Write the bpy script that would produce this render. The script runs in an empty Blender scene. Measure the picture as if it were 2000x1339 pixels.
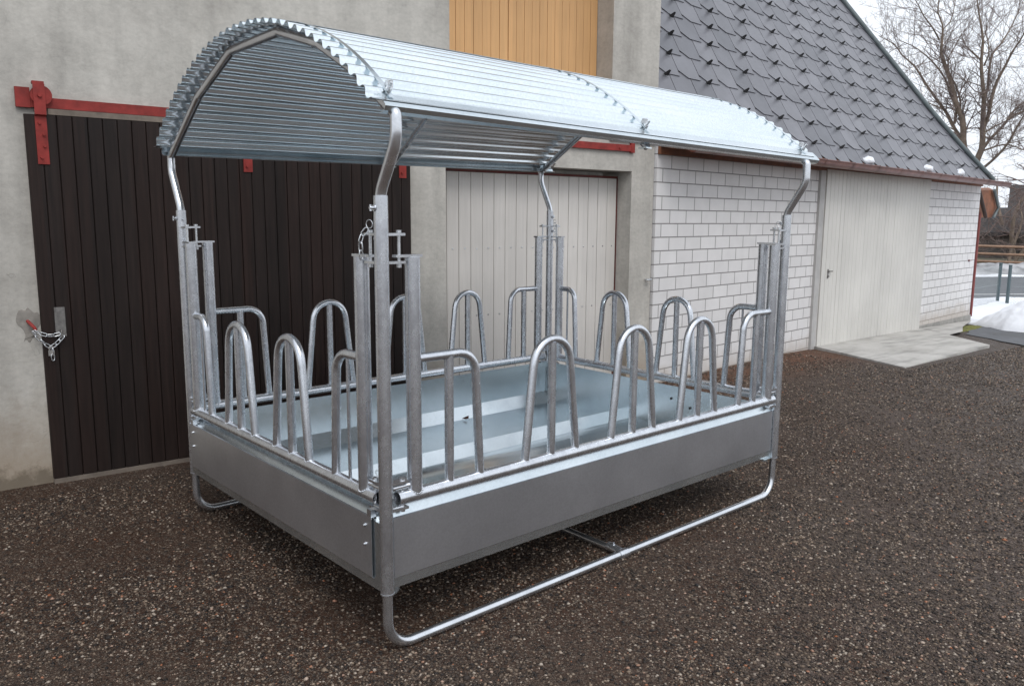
import bpy, bmesh, math, random
import numpy as np
from mathutils import Vector, Matrix
random.seed(7)
rng = np.random.default_rng(11)
S = bpy.context.scene
R = math.radians

# ------------------------------------------------------------------ camera
cam_d = bpy.data.cameras.new("camera")
cam = bpy.data.objects.new("camera", cam_d)
S.collection.objects.link(cam)
S.camera = cam
cam_d.sensor_width = 36.0
cam_d.lens = 1581.3 / 2000 * 36.0
cam_d.clip_start = 0.05
cam_d.clip_end = 2000
yaw, pit, rol = R(48.352), R(-8.8), R(0.381)
fwd = Vector((math.cos(pit) * math.cos(yaw), math.cos(pit) * math.sin(yaw), math.sin(pit)))
rt = fwd.cross(Vector((0, 0, 1))).normalized()
up = rt.cross(fwd)
r2 = rt * math.cos(rol) + up * math.sin(rol)
u2 = -rt * math.sin(rol) + up * math.cos(rol)
m3 = Matrix((r2, u2, -fwd)).transposed()
cam.matrix_world = Matrix.Translation((-1.6627, -2.6107, 1.75)) @ m3.to_4x4()

# ------------------------------------------------------------------ world and sun (overcast)
W = bpy.data.worlds.new("World")
S.world = W
W.use_nodes = True
nt = W.node_tree
nt.nodes.clear()
wo = nt.nodes.new("ShaderNodeOutputWorld")
bg = nt.nodes.new("ShaderNodeBackground")
sky = nt.nodes.new("ShaderNodeTexSky")
sky.sky_type = 'NISHITA'
sky.sun_disc = False
CLOUD = 10.6                        # brightness of the cloud layer against the clear-sky model
SUN_EL, SUN_AZ = 52, 250          # elevation, direction the light comes from (degrees from +X, ccw)
sky.sun_elevation = R(SUN_EL)
sky.sun_rotation = R(90 - SUN_AZ)
sky.altitude = 300
sky.air_density = 1.3
sky.dust_density = 4.0
sky.ozone_density = 1.5
hs = nt.nodes.new("ShaderNodeHueSaturation")
hs.inputs['Saturation'].default_value = 0.42
mx = nt.nodes.new("ShaderNodeMix"); mx.data_type = 'RGBA'
mx.inputs[0].default_value = 0.82
tc = nt.nodes.new("ShaderNodeTexCoord")
nz = nt.nodes.new("ShaderNodeTexNoise")
nz.inputs['Scale'].default_value = 2.2
nz.inputs['Detail'].default_value = 5
cr = nt.nodes.new("ShaderNodeValToRGB")
cr.color_ramp.elements[0].position = 0.3
cr.color_ramp.elements[0].color = (.76, .81, .885, 1)
cr.color_ramp.elements[1].position = 0.72
cr.color_ramp.elements[1].color = (.88, .92, .98, 1)
vm = nt.nodes.new('ShaderNodeVectorMath'); vm.operation = 'SCALE'; vm.inputs['Scale'].default_value = CLOUD
nt.links.new(tc.outputs['Generated'], nz.inputs['Vector'])
nt.links.new(nz.outputs['Fac'], cr.inputs['Fac'])
nt.links.new(sky.outputs['Color'], hs.inputs['Color'])
nt.links.new(hs.outputs['Color'], mx.inputs[6])
nt.links.new(cr.outputs['Color'], vm.inputs[0])
nt.links.new(vm.outputs[0], mx.inputs[7])
nt.links.new(mx.outputs[2], bg.inputs['Color'])
bg.inputs['Strength'].default_value = 0.1
nt.links.new(bg.outputs[0], wo.inputs['Surface'])

sun_d = bpy.data.lights.new("sun", 'SUN')
sun_d.energy = .9
sun_d.angle = R(25)
sun_d.color = (1.0, 0.975, 0.94)
sun = bpy.data.objects.new("sun", sun_d)
S.collection.objects.link(sun)
sdir = Vector((math.cos(R(SUN_AZ)) * math.cos(R(SUN_EL)), math.sin(R(SUN_AZ)) * math.cos(R(SUN_EL)), math.sin(R(SUN_EL))))
sun.rotation_euler = sdir.to_track_quat('Z', 'Y').to_euler()

S.view_settings.view_transform = 'Standard'
S.view_settings.look = 'None'
S.view_settings.gamma = 1
S.view_settings.exposure = 0.45

# ------------------------------------------------------------------ helpers
class M:
    """collects faces; build() links them as one mesh object"""
    def __init__(s):
        s.v = []; s.f = []; s.sm = []
    def add(s, vs, fs, smooth=False):
        o = len(s.v)
        s.v += [tuple(map(float, p)) for p in vs]
        s.f += [tuple(o + i for i in f) for f in fs]
        s.sm += [smooth] * len(fs)
    def hexa(s, p):                      # 8 corners: bottom 4 ccw, top 4
        s.add(p, [(3, 2, 1, 0), (4, 5, 6, 7), (0, 1, 5, 4), (1, 2, 6, 5), (2, 3, 7, 6), (3, 0, 4, 7)])
    def box(s, x0, x1, y0, y1, z0, z1, T=None):
        p = [(x0, y0, z0), (x1, y0, z0), (x1, y1, z0), (x0, y1, z0), (x0, y0, z1), (x1, y0, z1), (x1, y1, z1), (x0, y1, z1)]
        if T: p = [T(*q) for q in p]
        s.hexa(p)
    def tube(s, pts, r, n=16, caps=True, hollow=0.0, r_end=None):
        P = [Vector(p) for p in pts]
        k = len(P)
        tan = []
        for i in range(k):
            a = P[max(i - 1, 0)]; b = P[min(i + 1, k - 1)]
            t = (b - a).normalized(); tan.append(t)
        ref = Vector((0, 0, 1)) if abs(tan[0].z) < 0.9 else Vector((1, 0, 0))
        nrm = (ref - tan[0] * ref.dot(tan[0])).normalized()
        frames = []
        for i in range(k):
            nrm = (nrm - tan[i] * nrm.dot(tan[i])).normalized()
            frames.append((nrm.copy(), tan[i].cross(nrm)))
        def ring(rad_f):
            out = []
            for i in range(k):
                a, b = frames[i]
                for j in range(n):
                    t = 2 * math.pi * j / n
                    out.append(P[i] + (a * math.cos(t) + b * math.sin(t)) * rad_f(i))
            return out
        rf = (lambda i: r) if r_end is None else (lambda i: r + (r_end - r) * i / (k - 1))
        vs = ring(rf)
        fs = [(i * n + j, i * n + (j + 1) % n, (i + 1) * n + (j + 1) % n, (i + 1) * n + j) for i in range(k - 1) for j in range(n)]
        s.add(vs, fs, True)
        if hollow:
            iv = ring(lambda i: rf(i) - hollow)
            s.add(iv, [tuple(reversed(f)) for f in fs], True)
            for e in (0, k - 1):
                o = vs[e * n:(e + 1) * n]; q = iv[e * n:(e + 1) * n]
                s.add(o + q, [(j, (j + 1) % n, n + (j + 1) % n, n + j) if e else (j, n + j, n + (j + 1) % n, (j + 1) % n) for j in range(n)])
        elif caps:
            s.add(vs[:n], [tuple(range(n - 1, -1, -1))])
            s.add(vs[-n:], [tuple(range(n))])
    def extr(s, prof, a, b, f, closed=False, smooth=False):
        """prof: list of 2d points, f(t,u,v)->xyz, extruded from t=a to b"""
        n = len(prof)
        vs = [f(a, u, v) for u, v in prof] + [f(b, u, v) for u, v in prof]
        rng_ = range(n if closed else n - 1)
        s.add(vs, [(i, (i + 1) % n, n + (i + 1) % n, n + i) for i in rng_], smooth)
        if closed:
            s.add(vs[:n], [tuple(range(n - 1, -1, -1))]); s.add(vs[n:], [tuple(range(n))])
    def sphere(s, c, r, sx=1, sy=1, sz=1, n=8, m=5):
        vs = [(c[0], c[1], c[2] + r * sz)]
        for i in range(1, m):
            ph = math.pi * i / m
            for j in range(n):
                t = 2 * math.pi * j / n
                vs.append((c[0] + r * sx * math.sin(ph) * math.cos(t), c[1] + r * sy * math.sin(ph) * math.sin(t), c[2] + r * sz * math.cos(ph)))
        vs.append((c[0], c[1], c[2] - r * sz))
        fs = [(0, 1 + j, 1 + (j + 1) % n) for j in range(n)]
        for i in range(m - 2):
            a = 1 + i * n
            fs += [(a + j, a + n + j, a + n + (j + 1) % n, a + (j + 1) % n) for j in range(n)]
        a = 1 + (m - 2) * n
        fs += [(a + (j + 1) % n, a + j, len(vs) - 1) for j in range(n)]
        s.add(vs, fs, True)
    def link(s, c, ax, side, L, wd, r, n=6):
        """one chain link (stadium ring) centred at c, long axis ax, wide axis side"""
        ax = Vector(ax).normalized(); side = Vector(side)
        side = (side - ax * side.dot(ax)).normalized(); c = Vector(c)
        h = L / 2 - wd / 2; pts = []
        for k in range(7):
            t = -math.pi / 2 + math.pi * k / 6
            pts.append(c + ax * (h + math.cos(t) * wd / 2) + side * math.sin(t) * wd / 2)
        for k in range(7):
            t = math.pi / 2 + math.pi * k / 6
            pts.append(c + ax * (-h + math.cos(t) * wd / 2) + side * math.sin(t) * wd / 2)
        pts.append(pts[0])
        s.tube(pts, r, n, caps=False)
    def chain(s, pts, L=0.034, wd=0.017, r=0.003):
        P = [Vector(p) for p in pts]
        seg = [(P[i], P[i + 1]) for i in range(len(P) - 1)]
        tot = sum((b - a).length for a, b in seg)
        step = L - 2.6 * r; n = max(1, int(tot / step)); flip = 0
        for i in range(n):
            d = (i + 0.5) * tot / n; acc = 0
            for a, b in seg:
                l = (b - a).length
                if acc + l >= d - 1e-9:
                    p = a + (b - a) * ((d - acc) / l); ax = (b - a).normalized(); break
                acc += l
            s1 = ax.cross(Vector((0.3, -1, 0.2))).normalized() if flip else ax.cross(Vector((1, 0.4, 0.5))).normalized()
            s.link(p, ax, s1, L, wd, r); flip ^= 1
    def build(s, name, mat, parent=None, loc=None):
        me = bpy.data.meshes.new(name)
        me.from_pydata(s.v, [], s.f)
        me.polygons.foreach_set('use_smooth', s.sm)
        me.materials.append(mat)
        me.update()
        o = bpy.data.objects.new(name, me)
        S.collection.objects.link(o)
        if parent: o.parent = parent
        return o

def fillet(pts, rad, n=6):
    """polyline with rounded corners; rad: one radius or one per inner vertex"""
    P = [Vector(p) for p in pts]
    out = [P[0]]
    for i in range(1, len(P) - 1):
        rr = rad[i - 1] if isinstance(rad, (list, tuple)) else rad
        a = (P[i - 1] - P[i]); b = (P[i + 1] - P[i])
        la, lb = a.length, b.length
        a.normalize(); b.normalize()
        ang = a.angle(b)
        if ang > math.pi - 0.02 or rr <= 0:
            out.append(P[i]); continue
        t = min(rr / math.tan(ang / 2), la * .49, lb * .49)
        rr = t * math.tan(ang / 2)
        p0 = P[i] + a * t; p1 = P[i] + b * t
        c = P[i] + (a + b).normalized() * (rr / math.sin(ang / 2))
        va = p0 - c; vb = p1 - c; th = va.angle(vb)
        for k in range(n + 1):
            f = k / n
            out.append(c + va * (math.sin((1 - f) * th) / math.sin(th)) + vb * (math.sin(f * th) / math.sin(th)))
    out.append(P[-1])
    return out

def tag(o, label=None, cat=None, group=None, kind=None):
    if label: o['label'] = label
    if cat: o['category'] = cat
    if group: o['group'] = group
    if kind: o['kind'] = kind
    return o
def thing(name, loc, label, cat, group=None):
    """an Empty that parents its parts (parts keep world coordinates)"""
    o = bpy.data.objects.new(name, None)
    o.empty_display_size = 0.2
    S.collection.objects.link(o)
    tag(o, label, cat, group)
    return o
def rot_about(px, py, pz, ang):
    c, s_ = math.cos(ang), math.sin(ang)
    return lambda x, y, z: (px + (x - px) * c - (y - py) * s_, py + (x - px) * s_ + (y - py) * c, z)

# ------------------------------------------------------------------ materials
def mat(name):
    m = bpy.data.materials.new(name)
    m.use_nodes = True
    n = m.node_tree.nodes; l = m.node_tree.links
    return m, n, l, n['Principled BSDF']
def coord(n, l, scale=(1, 1, 1), rot=(0, 0, 0)):
    t = n.new('ShaderNodeTexCoord'); mp = n.new('ShaderNodeMapping')
    mp.inputs['Scale'].default_value = scale
    mp.inputs['Rotation'].default_value = rot
    l.new(t.outputs['Object'], mp.inputs['Vector'])
    return mp.outputs['Vector']
def noise(n, l, vec, sc, det=4, rough=.55):
    t = n.new('ShaderNodeTexNoise')
    t.inputs['Scale'].default_value = sc; t.inputs['Detail'].default_value = det
    t.inputs['Roughness'].default_value = rough
    l.new(vec, t.inputs['Vector'])
    return t.outputs['Fac']
def ramp(n, l, fac, stops):
    r = n.new('ShaderNodeValToRGB')
    e = r.color_ramp.elements
    while len(e) < len(stops): e.new(0.5)
    for k, (p, c) in enumerate(stops):
        e[k].position = p
        e[k].color = (c, c, c, 1) if isinstance(c, (int, float)) else (*c, 1)
    l.new(fac, r.inputs['Fac'])
    return r.outputs['Color']
def mixc(n, l, fac, a, b, mode='MIX'):
    x = n.new('ShaderNodeMix'); x.data_type = 'RGBA'; x.blend_type = mode
    for sock, v in ((0, fac), (6, a), (7, b)):
        if hasattr(v, 'type') or hasattr(v, 'links'): l.new(v, x.inputs[sock])
        elif isinstance(v, (int, float)): x.inputs[sock].default_value = v
        else: x.inputs[sock].default_value = (*v, 1)
    return x.outputs[2]
def math_(n, l, op, a, b=0.0, c=None):
    x = n.new('ShaderNodeMath'); x.operation = op
    for i, v in enumerate((a, b, c)):
        if v is None: continue
        if isinstance(v, (int, float)): x.inputs[i].default_value = v
        else: l.new(v, x.inputs[i])
    return x.outputs[0]
def sep(n, l, vec):
    x = n.new('ShaderNodeSeparateXYZ'); l.new(vec, x.inputs[0]); return x.outputs
def bump(n, l, bs, h, strength=.3, dist=.002):
    b = n.new('ShaderNodeBump'); b.inputs['Strength'].default_value = strength
    b.inputs['Distance'].default_value = dist
    l.new(h, b.inputs['Height']); l.new(b.outputs[0], bs.inputs['Normal'])
    return b

def metal(name, lo, hi, r0, r1, metallic=.9, sc=30, stretch=(1, 1, 1), spangle=0.0, bmp=.12):
    m, n, l, b = mat(name)
    v = coord(n, l, stretch)
    a = noise(n, l, v, sc, 5, .6); c = noise(n, l, coord(n, l), 3.1, 3)
    f = math_(n, l, 'MULTIPLY_ADD', a, .6, math_(n, l, 'MULTIPLY', c, .4))
    col = ramp(n, l, f, [(.33, lo), (.68, hi)])
    if spangle:
        vo = n.new('ShaderNodeTexVoronoi'); vo.inputs['Scale'].default_value = 130
        l.new(coord(n, l), vo.inputs['Vector'])
        s_ = ramp(n, l, sep(n, l, vo.outputs['Color'])[0], [(0, 1 - spangle), (1, 1.0)])
        col = mixc(n, l, 1.0, col, s_, 'MULTIPLY')
    l.new(col, b.inputs['Base Color'])
    b.inputs['Metallic'].default_value = metallic
    l.new(math_(n, l, 'MULTIPLY_ADD', f, r1 - r0, r0), b.inputs['Roughness'])
    if bmp > .01: bump(n, l, b, a, bmp, .001)
    return m
M_TUBE = metal('hot_dip_zinc_tube', (.58, .60, .64), (.80, .83, .87), .21, .33, .92, 30, (1, 1, .6), .09, .006)
M_TUBE2 = metal('polished_zinc_tube', (.60, .62, .65), (.82, .84, .87), .20, .32, .94, 14, (1, 1, 1), .06, .006)
M_SHEET = metal('galvanised_sheet', (.58, .65, .69), (.76, .82, .85), .18, .30, .94, 4, (1, 1, 1), .07, .012)
M_APRON = metal('galvanised_panel', (.62, .65, .70), (.78, .81, .86), .27, .36, .93, 2, (1, 1, 1), .08, .0)
M_CORR = metal('corrugated_zinc_sheet', (.76, .84, .88), (.90, .95, .98), .17, .30, .95, 5, (.3, 1, 1), .08, .03)
M_BOLT = metal('zinc_bolt', (.6, .62, .64), (.8, .82, .84), .2, .35, .95, 60)

def flat(name, col, rough=.7, var=.25, sc=8, bmp=0.2, metallic=0.0, bd=.002, stretch=(1, 1, 1)):
    m, n, l, b = mat(name)
    v = coord(n, l, stretch)
    a = noise(n, l, v, sc, 6, .62)
    lo = tuple(x * (1 - var) for x in col); hi = tuple(min(1, x * (1 + var)) for x in col)
    l.new(ramp(n, l, a, [(.3, lo), (.7, hi)]), b.inputs['Base Color'])
    b.inputs['Roughness'].default_value = rough
    b.inputs['Metallic'].default_value = metallic
    bump(n, l, b, a, bmp, bd)
    return m
M_RED = flat('red_paint', (.24, .030, .025), .6, .35, 9, .3)
M_RED.node_tree.nodes['Principled BSDF'].inputs['Specular IOR Level'].default_value = .3
M_RUST = flat('dark_red_trim', (.12, .02, .015), .6, .3, 10)
M_COPPER = flat('weathered_copper', (.16, .062, .045), .38, .35, 6, .1, .6)
M_BROWNWOOD = flat('stained_soffit_boards', (.20, .075, .035), .6, .35, 7, .2, 0, .002, (1, 6, 1))
M_DARKWOOD = flat('dark_rafter', (.05, .03, .022), .7, .3, 8)
M_LEDGE = flat('weathered_ledge', (.17, .14, .115), .9, .25, 12)
M_GREEN = flat('green_coated_steel', (.07, .10, .11), .5, .2, 20)
M_RAILWOOD = flat('weathered_rail_wood', (.30, .19, .13), .8, .25, 6)
M_BRASS = flat('dull_padlock_metal', (.42, .40, .38), .4, .2, 40, .1, .7)
M_LOCK = flat('aged_steel_plate', (.22, .21, .20), .45, .3, 40, .2, .6)
M_BLACK = flat('black_snow_hook', (.012, .012, .013), .5, .2, 20)
M_LEAD = flat('grey_green_verge_trim', (.11, .135, .14), .5, .25, 8)
M_SNOW = flat('snow', (.80, .82, .86), .6, .06, 3.0, .5, 0, .05)
M_DIRTSNOW = flat('dirty_roadside_snow', (.36, .36, .37), .8, .7, .9, .5, 0, .05)
M_ASPH = flat('grey_asphalt', (.115, .12, .13), .85, .18, 5, .3)
M_LINE = flat('road_paint', (.5, .5, .5), .7, .1, 5)
M_MOSS = flat('yellow_green_moss', (.13, .13, .03), .95, .45, 18, .6, 0, .01)
M_BARK = flat('grey_brown_bark', (.20, .155, .12), .9, .35, 4, .5, 0, .01)
M_TWIG = flat('twig_bark', (.20, .155, .14), .9, .25, 3, .1)
M_WILLOW = flat('reddish_twig_bark', (.17, .12, .105), .9, .25, 3, .1)
M_FARWALL = flat('grey_house_wall', (.13, .12, .11), .9, .25, .8)
M_FARROOF = flat('dark_house_roof', (.05, .045, .045), .8, .3, 1.5)
M_FIELD = flat('winter_grass_and_earth', (.11, .10, .07), .95, .4, .5, .5, 0, .05)
M_IRON = flat('cast_manhole_cover', (.085, .088, .092), .7, .2, 12, .3)

def wood_planks(name, col, var, width, ax=0, rough=.62, streak=.35, tint=None, tv=.5):
    """painted/stained boards: tone steps per board width, grain along z"""
    m, n, l, b = mat(name)
    v = coord(n, l)
    s = sep(n, l, v)
    cell = math_(n, l, 'FLOOR', math_(n, l, 'DIVIDE', s[ax], width))
    wn = n.new('ShaderNodeTexWhiteNoise'); wn.noise_dimensions = '1D'
    l.new(cell, wn.inputs['W'])
    lo = tuple(x * (1 - var) for x in col); hi = tuple(min(1, x * (1 + var)) for x in col)
    base = ramp(n, l, wn.outputs['Value'], [(0, lo), (1, hi)])
    if tint:
        base = mixc(n, l, ramp(n, l, sep(n, l, wn.outputs['Color'])[1], [(.3, 0.0), (.8, tv)]), base, tint)
    g = noise(n, l, coord(n, l, (22, 22, 1.1)), 2.2, 6, .65)
    base = mixc(n, l, 1.0, base, ramp(n, l, g, [(.3, 1 - streak), (.7, 1.0 + streak * .3)]), 'MULTIPLY')
    big = noise(n, l, v, .9, 3)
    base = mixc(n, l, 1.0, base, ramp(n, l, big, [(.3, .86), (.7, 1.06)]), 'MULTIPLY')
    l.new(base, b.inputs['Base Color'])
    b.inputs['Roughness'].default_value = rough
    bump(n, l, b, g, .35, .0015)
    return m
M_BROWN = wood_planks('dark_stained_boards', (.0215, .0140, .0120), .20, .0872, 0, .55, .5, (.030, .0150, .0115), .6)
M_BROWN.node_tree.nodes['Principled BSDF'].inputs['Specular IOR Level'].default_value = .25
M_WHITEDOOR = wood_planks('off_white_painted_boards', (.64, .61, .575), .04, .13, 0, .5, .08)
M_ANNEXDOOR = wood_planks('cream_painted_boards', (.63, .61, .57), .03, .12, 0, .5, .06)
M_YELLOW = wood_planks('ochre_painted_boards', (.62, .355, .155), .07, .09, 0, .6, .10)

def stucco():
    m, n, l, b = mat('grey_lime_stucco')
    v = coord(n, l)
    a = noise(n, l, v, 1.3, 6, .62); c = noise(n, l, v, 7, 5, .7); d = noise(n, l, v, 60, 4, .6)
    base = ramp(n, l, a, [(.32, (.41, .388, .352)), (.52, (.49, .468, .428)), (.70, (.55, .527, .482))])
    base = mixc(n, l, 1.0, base, ramp(n, l, c, [(.30, .86), (.5, .99), (.72, 1.05)]), 'MULTIPLY')
    base = mixc(n, l, 1.0, base, ramp(n, l, noise(n, l, coord(n, l, (1, 1, 1.6), (0, .6, 0)), 24, 5, .7), [(.34, .90), (.6, 1.03)]), 'MULTIPLY')
    # smears from rain, stretched downwards
    sm = noise(n, l, coord(n, l, (3.2, 3.2, .28)), 1.6, 5, .6)
    base = mixc(n, l, 1.0, base, ramp(n, l, sm, [(.32, .84), (.6, 1.03)]), 'MULTIPLY')
    # warm splash dirt near the ground (real dirt with its own ragged edge)
    z = math_(n, l, 'ADD', sep(n, l, v)[2], math_(n, l, 'MULTIPLY_ADD', c, .5, -.25))
    base = mixc(n, l, ramp(n, l, z, [(.05, .8), (.66, 0.0)]), base, (.31, .24, .17))
    base = mixc(n, l, ramp(n, l, z, [(-.12 + .15, .7), (.14, 0.0)]), base, (.11, .09, .065))
    # hairline cracks
    vo = n.new('ShaderNodeTexVoronoi'); vo.feature = 'DISTANCE_TO_EDGE'; vo.inputs['Scale'].default_value = .85
    wv = n.new('ShaderNodeVectorMath'); wv.operation = 'ADD'
    nn = n.new('ShaderNodeTexNoise'); nn.inputs['Scale'].default_value = 3.5; nn.inputs['Detail'].default_value = 5
    l.new(v, nn.inputs['Vector']); l.new(v, wv.inputs[0]); l.new(nn.outputs['Color'], wv.inputs[1])
    l.new(wv.outputs[0], vo.inputs['Vector'])
    ck = ramp(n, l, vo.outputs['Distance'], [(0, 1.0), (.004, 0.0)])
    ck = math_(n, l, 'MULTIPLY', ck, ramp(n, l, noise(n, l, v, 1.1, 2), [(.52, 0.0), (.6, .45)]))
    base = mixc(n, l, ck, base, (.16, .15, .14))
    l.new(base, b.inputs['Base Color'])
    b.inputs['Roughness'].default_value = .92
    h = math_(n, l, 'MULTIPLY_ADD', d, .5, math_(n, l, 'MULTIPLY', c, .8))
    bump(n, l, b, h, .55, .006)
    return m
M_STUCCO = stucco()
def concrete():
    m, n, l, b = mat('pale_concrete')
    v = coord(n, l)
    base = ramp(n, l, noise(n, l, v, 2.2, 6, .65), [(.3, (.36, .345, .32)), (.55, (.47, .455, .43)), (.75, (.53, .515, .49))])
    st = noise(n, l, coord(n, l, (.9, 5.0, 1), (0, 0, .35)), 1.1, 5, .6)
    base = mixc(n, l, 1.0, base, ramp(n, l, st, [(.33, .66), (.52, 1.0)]), 'MULTIPLY')
    l.new(base, b.inputs['Base Color']); b.inputs['Roughness'].default_value = .88
    bump(n, l, b, noise(n, l, v, 30, 5), .35, .003)
    return m
M_CONC = concrete()
M_PLINTH = flat('concrete_plinth', (.30, .29, .27), .92, .25, 6, .4, 0, .004)

def bricks():
    m, n, l, b = mat('white_sand_lime_blocks')
    t = n.new('ShaderNodeTexCoord')
    s = sep(n, l, t.outputs['Object'])
    cb = n.new('ShaderNodeCombineXYZ')
    l.new(math_(n, l, 'MULTIPLY', s[0], 1.00125), cb.inputs[0]); l.new(math_(n, l, 'ADD', s[2], .0), cb.inputs[1])
    br = n.new('ShaderNodeTexBrick')
    l.new(cb.outputs[0], br.inputs['Vector'])
    br.inputs['Scale'].default_value = 1
    br.inputs['Brick Width'].default_value = .305
    br.inputs['Row Height'].default_value = .1413
    br.inputs['Mortar Size'].default_value = .0062
    br.inputs['Mortar Smooth'].default_value = .25
    br.inputs['Bias'].default_value = -.1
    br.inputs['Color1'].default_value = (.665, .65, .645, 1)
    br.inputs['Color2'].default_value = (.72, .705, .70, 1)
    br.inputs['Mortar'].default_value = (.25, .24, .235, 1)
    a = noise(n, l, t.outputs['Object'], 5, 5)
    base = mixc(n, l, 1.0, br.outputs['Color'], ramp(n, l, a, [(.3, .93), (.7, 1.02)]), 'MULTIPLY')
    zz = math_(n, l, 'ADD', s[2], math_(n, l, 'MULTIPLY_ADD', noise(n, l, t.outputs['Object'], 6, 5), .35, -.17))
    base = mixc(n, l, ramp(n, l, zz, [(.0, .5), (.22, 0.0)]), base, (.36, .29, .22))
    l.new(base, b.inputs['Base Color'])
    b.inputs['Roughness'].default_value = .8
    h = math_(n, l, 'MULTIPLY_ADD', br.outputs['Fac'], -1.0, math_(n, l, 'MULTIPLY', noise(n, l, t.outputs['Object'], 90, 3), .12))
    bump(n, l, b, h, .8, .006)
    return m
M_BRICK = bricks()

def slate():
    m, n, l, b = mat('violet_grey_roof_slates')
    g = n.new('ShaderNodeNewGeometry')
    base = ramp(n, l, g.outputs['Random Per Island'], [(0, (.108, .110, .126)), (.5, (.138, .138, .156)), (1, (.166, .166, .186))])
    a = noise(n, l, coord(n, l), 3.2, 6, .6)
    base = mixc(n, l, 1.0, base, ramp(n, l, a, [(.3, .85), (.7, 1.12)]), 'MULTIPLY')
    l.new(base, b.inputs['Base Color'])
    b.inputs['Roughness'].default_value = .42
    b.inputs['Specular IOR Level'].default_value = .55
    bump(n, l, b, noise(n, l, coord(n, l), 25, 4), .25, .002)
    return m
M_SLATE = slate()

def gravel_ground():
    m, n, l, b = mat('wet_brown_gravel')
    v = coord(n, l)
    big = noise(n, l, v, .55, 5, .6); mid = noise(n, l, v, 3.2, 5, .62); fine = noise(n, l, v, 40, 5, .7)
    base = ramp(n, l, big, [(.34, (.038, .0185, .0115)), (.5, (.056, .031, .021)), (.66, (.068, .047, .036))])
    # greyer stony patches towards the open yard
    s = sep(n, l, v)
    gx = math_(n, l, 'ADD', math_(n, l, 'MULTIPLY', s[0], .11), math_(n, l, 'MULTIPLY', s[1], -.17))
    gx = math_(n, l, 'ADD', gx, math_(n, l, 'MULTIPLY_ADD', mid, .9, -.55))
    base = mixc(n, l, ramp(n, l, gx, [(.15, 0.0), (.75, 1.0)]), base, (.125, .110, .104))
    # reddish litter along the brick wall
    ly = math_(n, l, 'MULTIPLY', math_(n, l, 'ADD', s[1], math_(n, l, 'MULTIPLY_ADD', mid, .5, -.25)), 1.0)
    lit = math_(n, l, 'MULTIPLY', ramp(n, l, ly, [(.55, 0.0), (.80, 1.0)]), 1.0)
    lit2 = n.new('ShaderNodeMapRange'); l.new(s[0], lit2.inputs[0])
    lit2.inputs[1].default_value = 4.6; lit2.inputs[2].default_value = 5.6
    lit3 = n.new('ShaderNodeMapRange'); l.new(s[0], lit3.inputs[0])
    lit3.inputs[1].default_value = 9.6; lit3.inputs[2].default_value = 8.4
    ly2 = n.new('ShaderNodeMapRange'); l.new(ly, ly2.inputs[0]); ly2.inputs[1].default_value = 1.75; ly2.inputs[2].default_value = 2.45
    lit = math_(n, l, 'MULTIPLY', math_(n, l, 'MULTIPLY', lit2.outputs[0], lit3.outputs[0]), ly2.outputs[0])
    base = mixc(n, l, math_(n, l, 'MULTIPLY', lit, .8), base, (.155, .065, .034))
    # pebbles at three sizes
    hs_ = None
    for sc, amt, thr in ((38, .9, .62), (70, .95, .45), (130, .95, .38), (260, .8, .35)):
        vo = n.new('ShaderNodeTexVoronoi'); vo.inputs['Scale'].default_value = sc; vo.inputs['Randomness'].default_value = 1
        l.new(v, vo.inputs['Vector'])
        cc = sep(n, l, vo.outputs['Color'])
        tone = ramp(n, l, cc[0], [(0, (.016, .013, .012)), (.35, (.060, .046, .038)), (.65, (.135, .105, .085)), (.9, (.22, .17, .13)), (1, (.42, .35, .29))])
        mask = math_(n, l, 'MULTIPLY', ramp(n, l, cc[1], [(thr, 0.0), (thr + .04, 1.0)]), ramp(n, l, vo.outputs['Distance'], [(.36, 1.0), (.5, 0.0)]))
        mask = math_(n, l, 'MULTIPLY', mask, ramp(n, l, noise(n, l, v, .8 + sc * .006, 5, .65), [(.36, .4), (.56, 1.0)]))
        base = mixc(n, l, math_(n, l, 'MULTIPLY', mask, amt), base, tone)
        hgt = math_(n, l, 'MULTIPLY', math_(n, l, 'MULTIPLY', math_(n, l, 'SUBTRACT', 1.0, vo.outputs['Distance']), mask), 30.0 / sc)
        hs_ = hgt if hs_ is None else math_(n, l, 'ADD', hs_, hgt)
    base = mixc(n, l, 1.0, base, ramp(n, l, fine, [(.3, .72), (.7, 1.25)]), 'MULTIPLY')
    l.new(base, b.inputs['Base Color'])
    l.new(ramp(n, l, mid, [(.35, .6), (.65, .9)]), b.inputs['Roughness'])
    b.inputs['Specular IOR Level'].default_value = .12
    hh = math_(n, l, 'ADD', hs_, math_(n, l, 'MULTIPLY_ADD', fine, .5, math_(n, l, 'MULTIPLY', mid, 1.2)))
    bump(n, l, b, hh, 1.0, .016)
    return m
M_GROUND = gravel_ground()

def stone_mat():
    m, n, l, b = mat('loose_pebbles')
    g = n.new('ShaderNodeNewGeometry')
    base = ramp(n, l, g.outputs['Random Per Island'], [(0, (.018, .016, .016)), (.30, (.045, .034, .028)), (.55, (.085, .064, .050)), (.76, (.145, .106, .078)), (.89, (.25, .19, .14)), (.96, (.42, .36, .30)), (1, (.30, .11, .05))])
    a = noise(n, l, coord(n, l), 160, 3)
    base = mixc(n, l, 1.0, base, ramp(n, l, a, [(.3, .7), (.7, 1.2)]), 'MULTIPLY')
    l.new(base, b.inputs['Base Color'])
    b.inputs['Roughness'].default_value = .6
    b.inputs['Specular IOR Level'].default_value = .25
    return m
M_STONE = stone_mat()

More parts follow.
